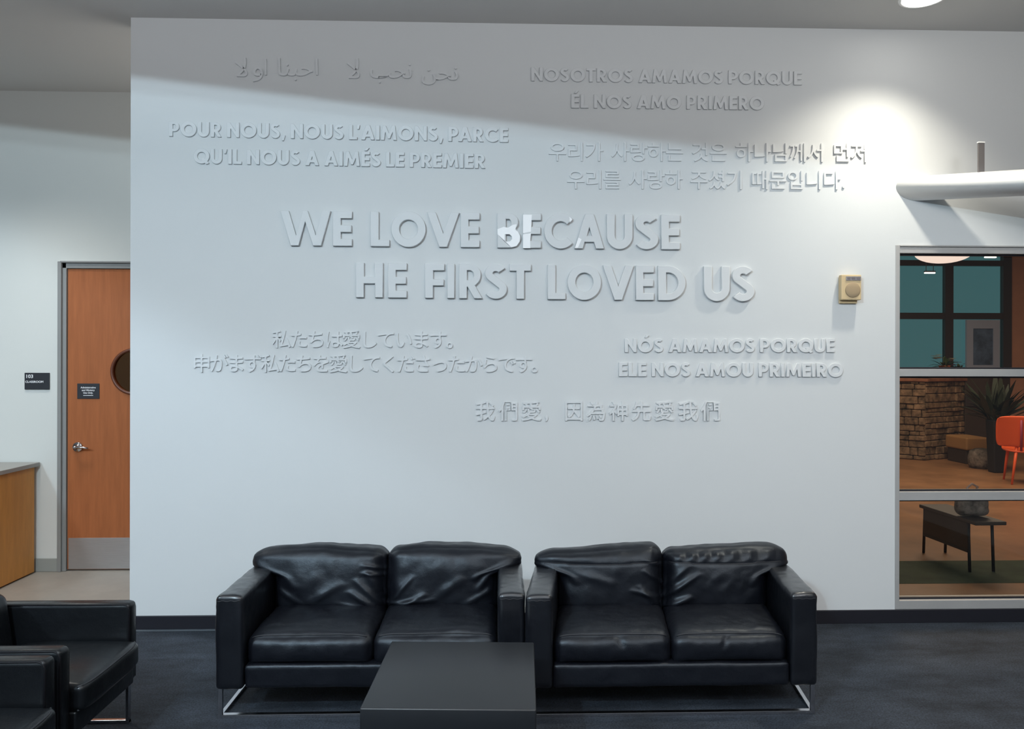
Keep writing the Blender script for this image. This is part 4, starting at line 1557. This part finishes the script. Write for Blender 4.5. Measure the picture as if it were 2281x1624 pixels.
# bowl lamp on the lobby ceiling, and two strip lights further back
lc = at_y(2102, 586, 8.0)
lr = 60 * 8.0 / FOCAL
bo = empty('bowl_pendant', (lc.x, lc.y, LOB), 'glowing pale bowl lamp hanging behind the top window pane', 'ceiling light')
prof = [(0.02, lc.z)] + [(lr * math.sin(a), lc.z + lr * 0.42 * (1 - math.cos(a))) for a in np.linspace(0.2, PI / 2, 10)] + [(lr * 0.98, lc.z + lr * 0.44)]
bm = bmesh.new()
add_lathe(bm, prof, 40)
from_bm('bowl', bm, M['bowl'], bo, True).location = (0, 0, -LOB)
tube('rod', [(0, 0, lc.z + lr * 0.40 - LOB), (0, 0, 0)], 0.012, M['dark_frame'], bo)
for i, (px, py, w_, Y, lb) in enumerate(((2071, 608, 24, 13.2, 'short bright strip light seen under the bowl lamp, left of the dark post'),
                                         (2206, 573, 26, 11.5, 'short bright strip light right of the bowl lamp behind glass'))):
    c = at_y(px, py, Y)
    hw = w_ / 2 * Y / FOCAL
    sl = empty('strip_light', (c.x, Y, c.z), lb, 'ceiling light', 'strip lights in the room behind the window')
    box('tube', -hw, -0.02, -0.012, hw, 0.02, 0.012, emit('strip_tube', (1.0, 0.93, 0.85), 2.2), sl, 0.006)
    bm = bmesh.new()
    add_box(bm, -hw, -0.025, 0.012, hw, 0.025, 0.035)
    for sx in (-1, 1):
        add_box(bm, sx * hw * 0.7 - 0.004, -0.004, 0.03, sx * hw * 0.7 + 0.004, 0.004, LOB - c.z)
    from_bm('housing', bm, M['dark_frame'], sl)

# low bench with a bag, in the lowest pane
b0 = at_z(2056, 1232, 0)
b1 = at_z(2156, 1274, 0)
dirv = (b1 - b0)
BL = dirv.length
bang = math.atan2(dirv.y, dirv.x)
bn = empty('low_bench', b0, 'low dark panelled bench on thin legs behind the lowest window pane', 'bench', rz=bang)
bh = 0.43
box('seat', -0.03, -0.02, bh - 0.03, BL + 0.12, 0.24, bh, M['dark_box'], bn, 0.006)
box('side_panel', 0.0, 0.0, 0.17, BL, 0.022, bh - 0.028, M['dark_box'], bn, 0.004)
box('stretcher', 0.0, -0.004, 0.155, BL, 0.026, 0.18, M['black'], bn, 0.004)
for (x, y) in ((0.012, 0.01), (BL - 0.012, 0.01), (0.012, 0.21), (BL - 0.012, 0.21)):
    tube('leg', [(x, y, bh - 0.02), (x + (-0.02 if x < 0.2 else 0.02), y, 0.0015)], 0.012, M['black'], bn, 8)
bgp = Vector(b1) + Vector((0.09, 0.09, bh + 0.001))
U, F = lattice(24, 16, 20)
P, N = rounded(U, (0.115, 0.085, 0.10), 0.06)
P[:, 2] += 0.0
P += N * (nse(P, 12, 2.0) * 0.02)[:, None]
P[:, 2] -= P[:, 2].min()
bag = empty('cloth_bag', bgp, 'patterned cloth bag lying on the right end of the low bench', 'bag')
mesh_from('bag_body', P, F, M['bag'], bag)
tube('strap', [(-0.05, -0.05, 0.17), (-0.06, -0.03, 0.24), (0.0, 0.0, 0.27), (0.06, 0.02, 0.24), (0.05, 0.04, 0.17)], 0.009, M['paper'], bag, 8)
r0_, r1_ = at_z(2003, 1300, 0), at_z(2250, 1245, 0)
floor_patch = box('green_floor_patch', r0_.x - 0.2, r0_.y, -0.002, r1_.x + 1.2, r1_.y - 0.05, 0.001, M['floor_patch'])  # thin dark green sheet lying flat on the lobby floor
tag(floor_patch, 'dark green patch on the warm floor behind the lowest window pane', 'floor_patch')

# warm lamps beyond the window and the door
area('lobby_fill', (6.0, 9.8, 4.3), (6.0, 9.8, 0), 3.0, 3.0, 270, (1.0, 0.76, 0.54))  # unseen lamp added to warm the lobby floor
area('classroom_panel', (-2.4, 7.2, 3.7), (-2.4, 7.2, 0), 1.0, 0.6, 15, (1.0, 0.85, 0.65))
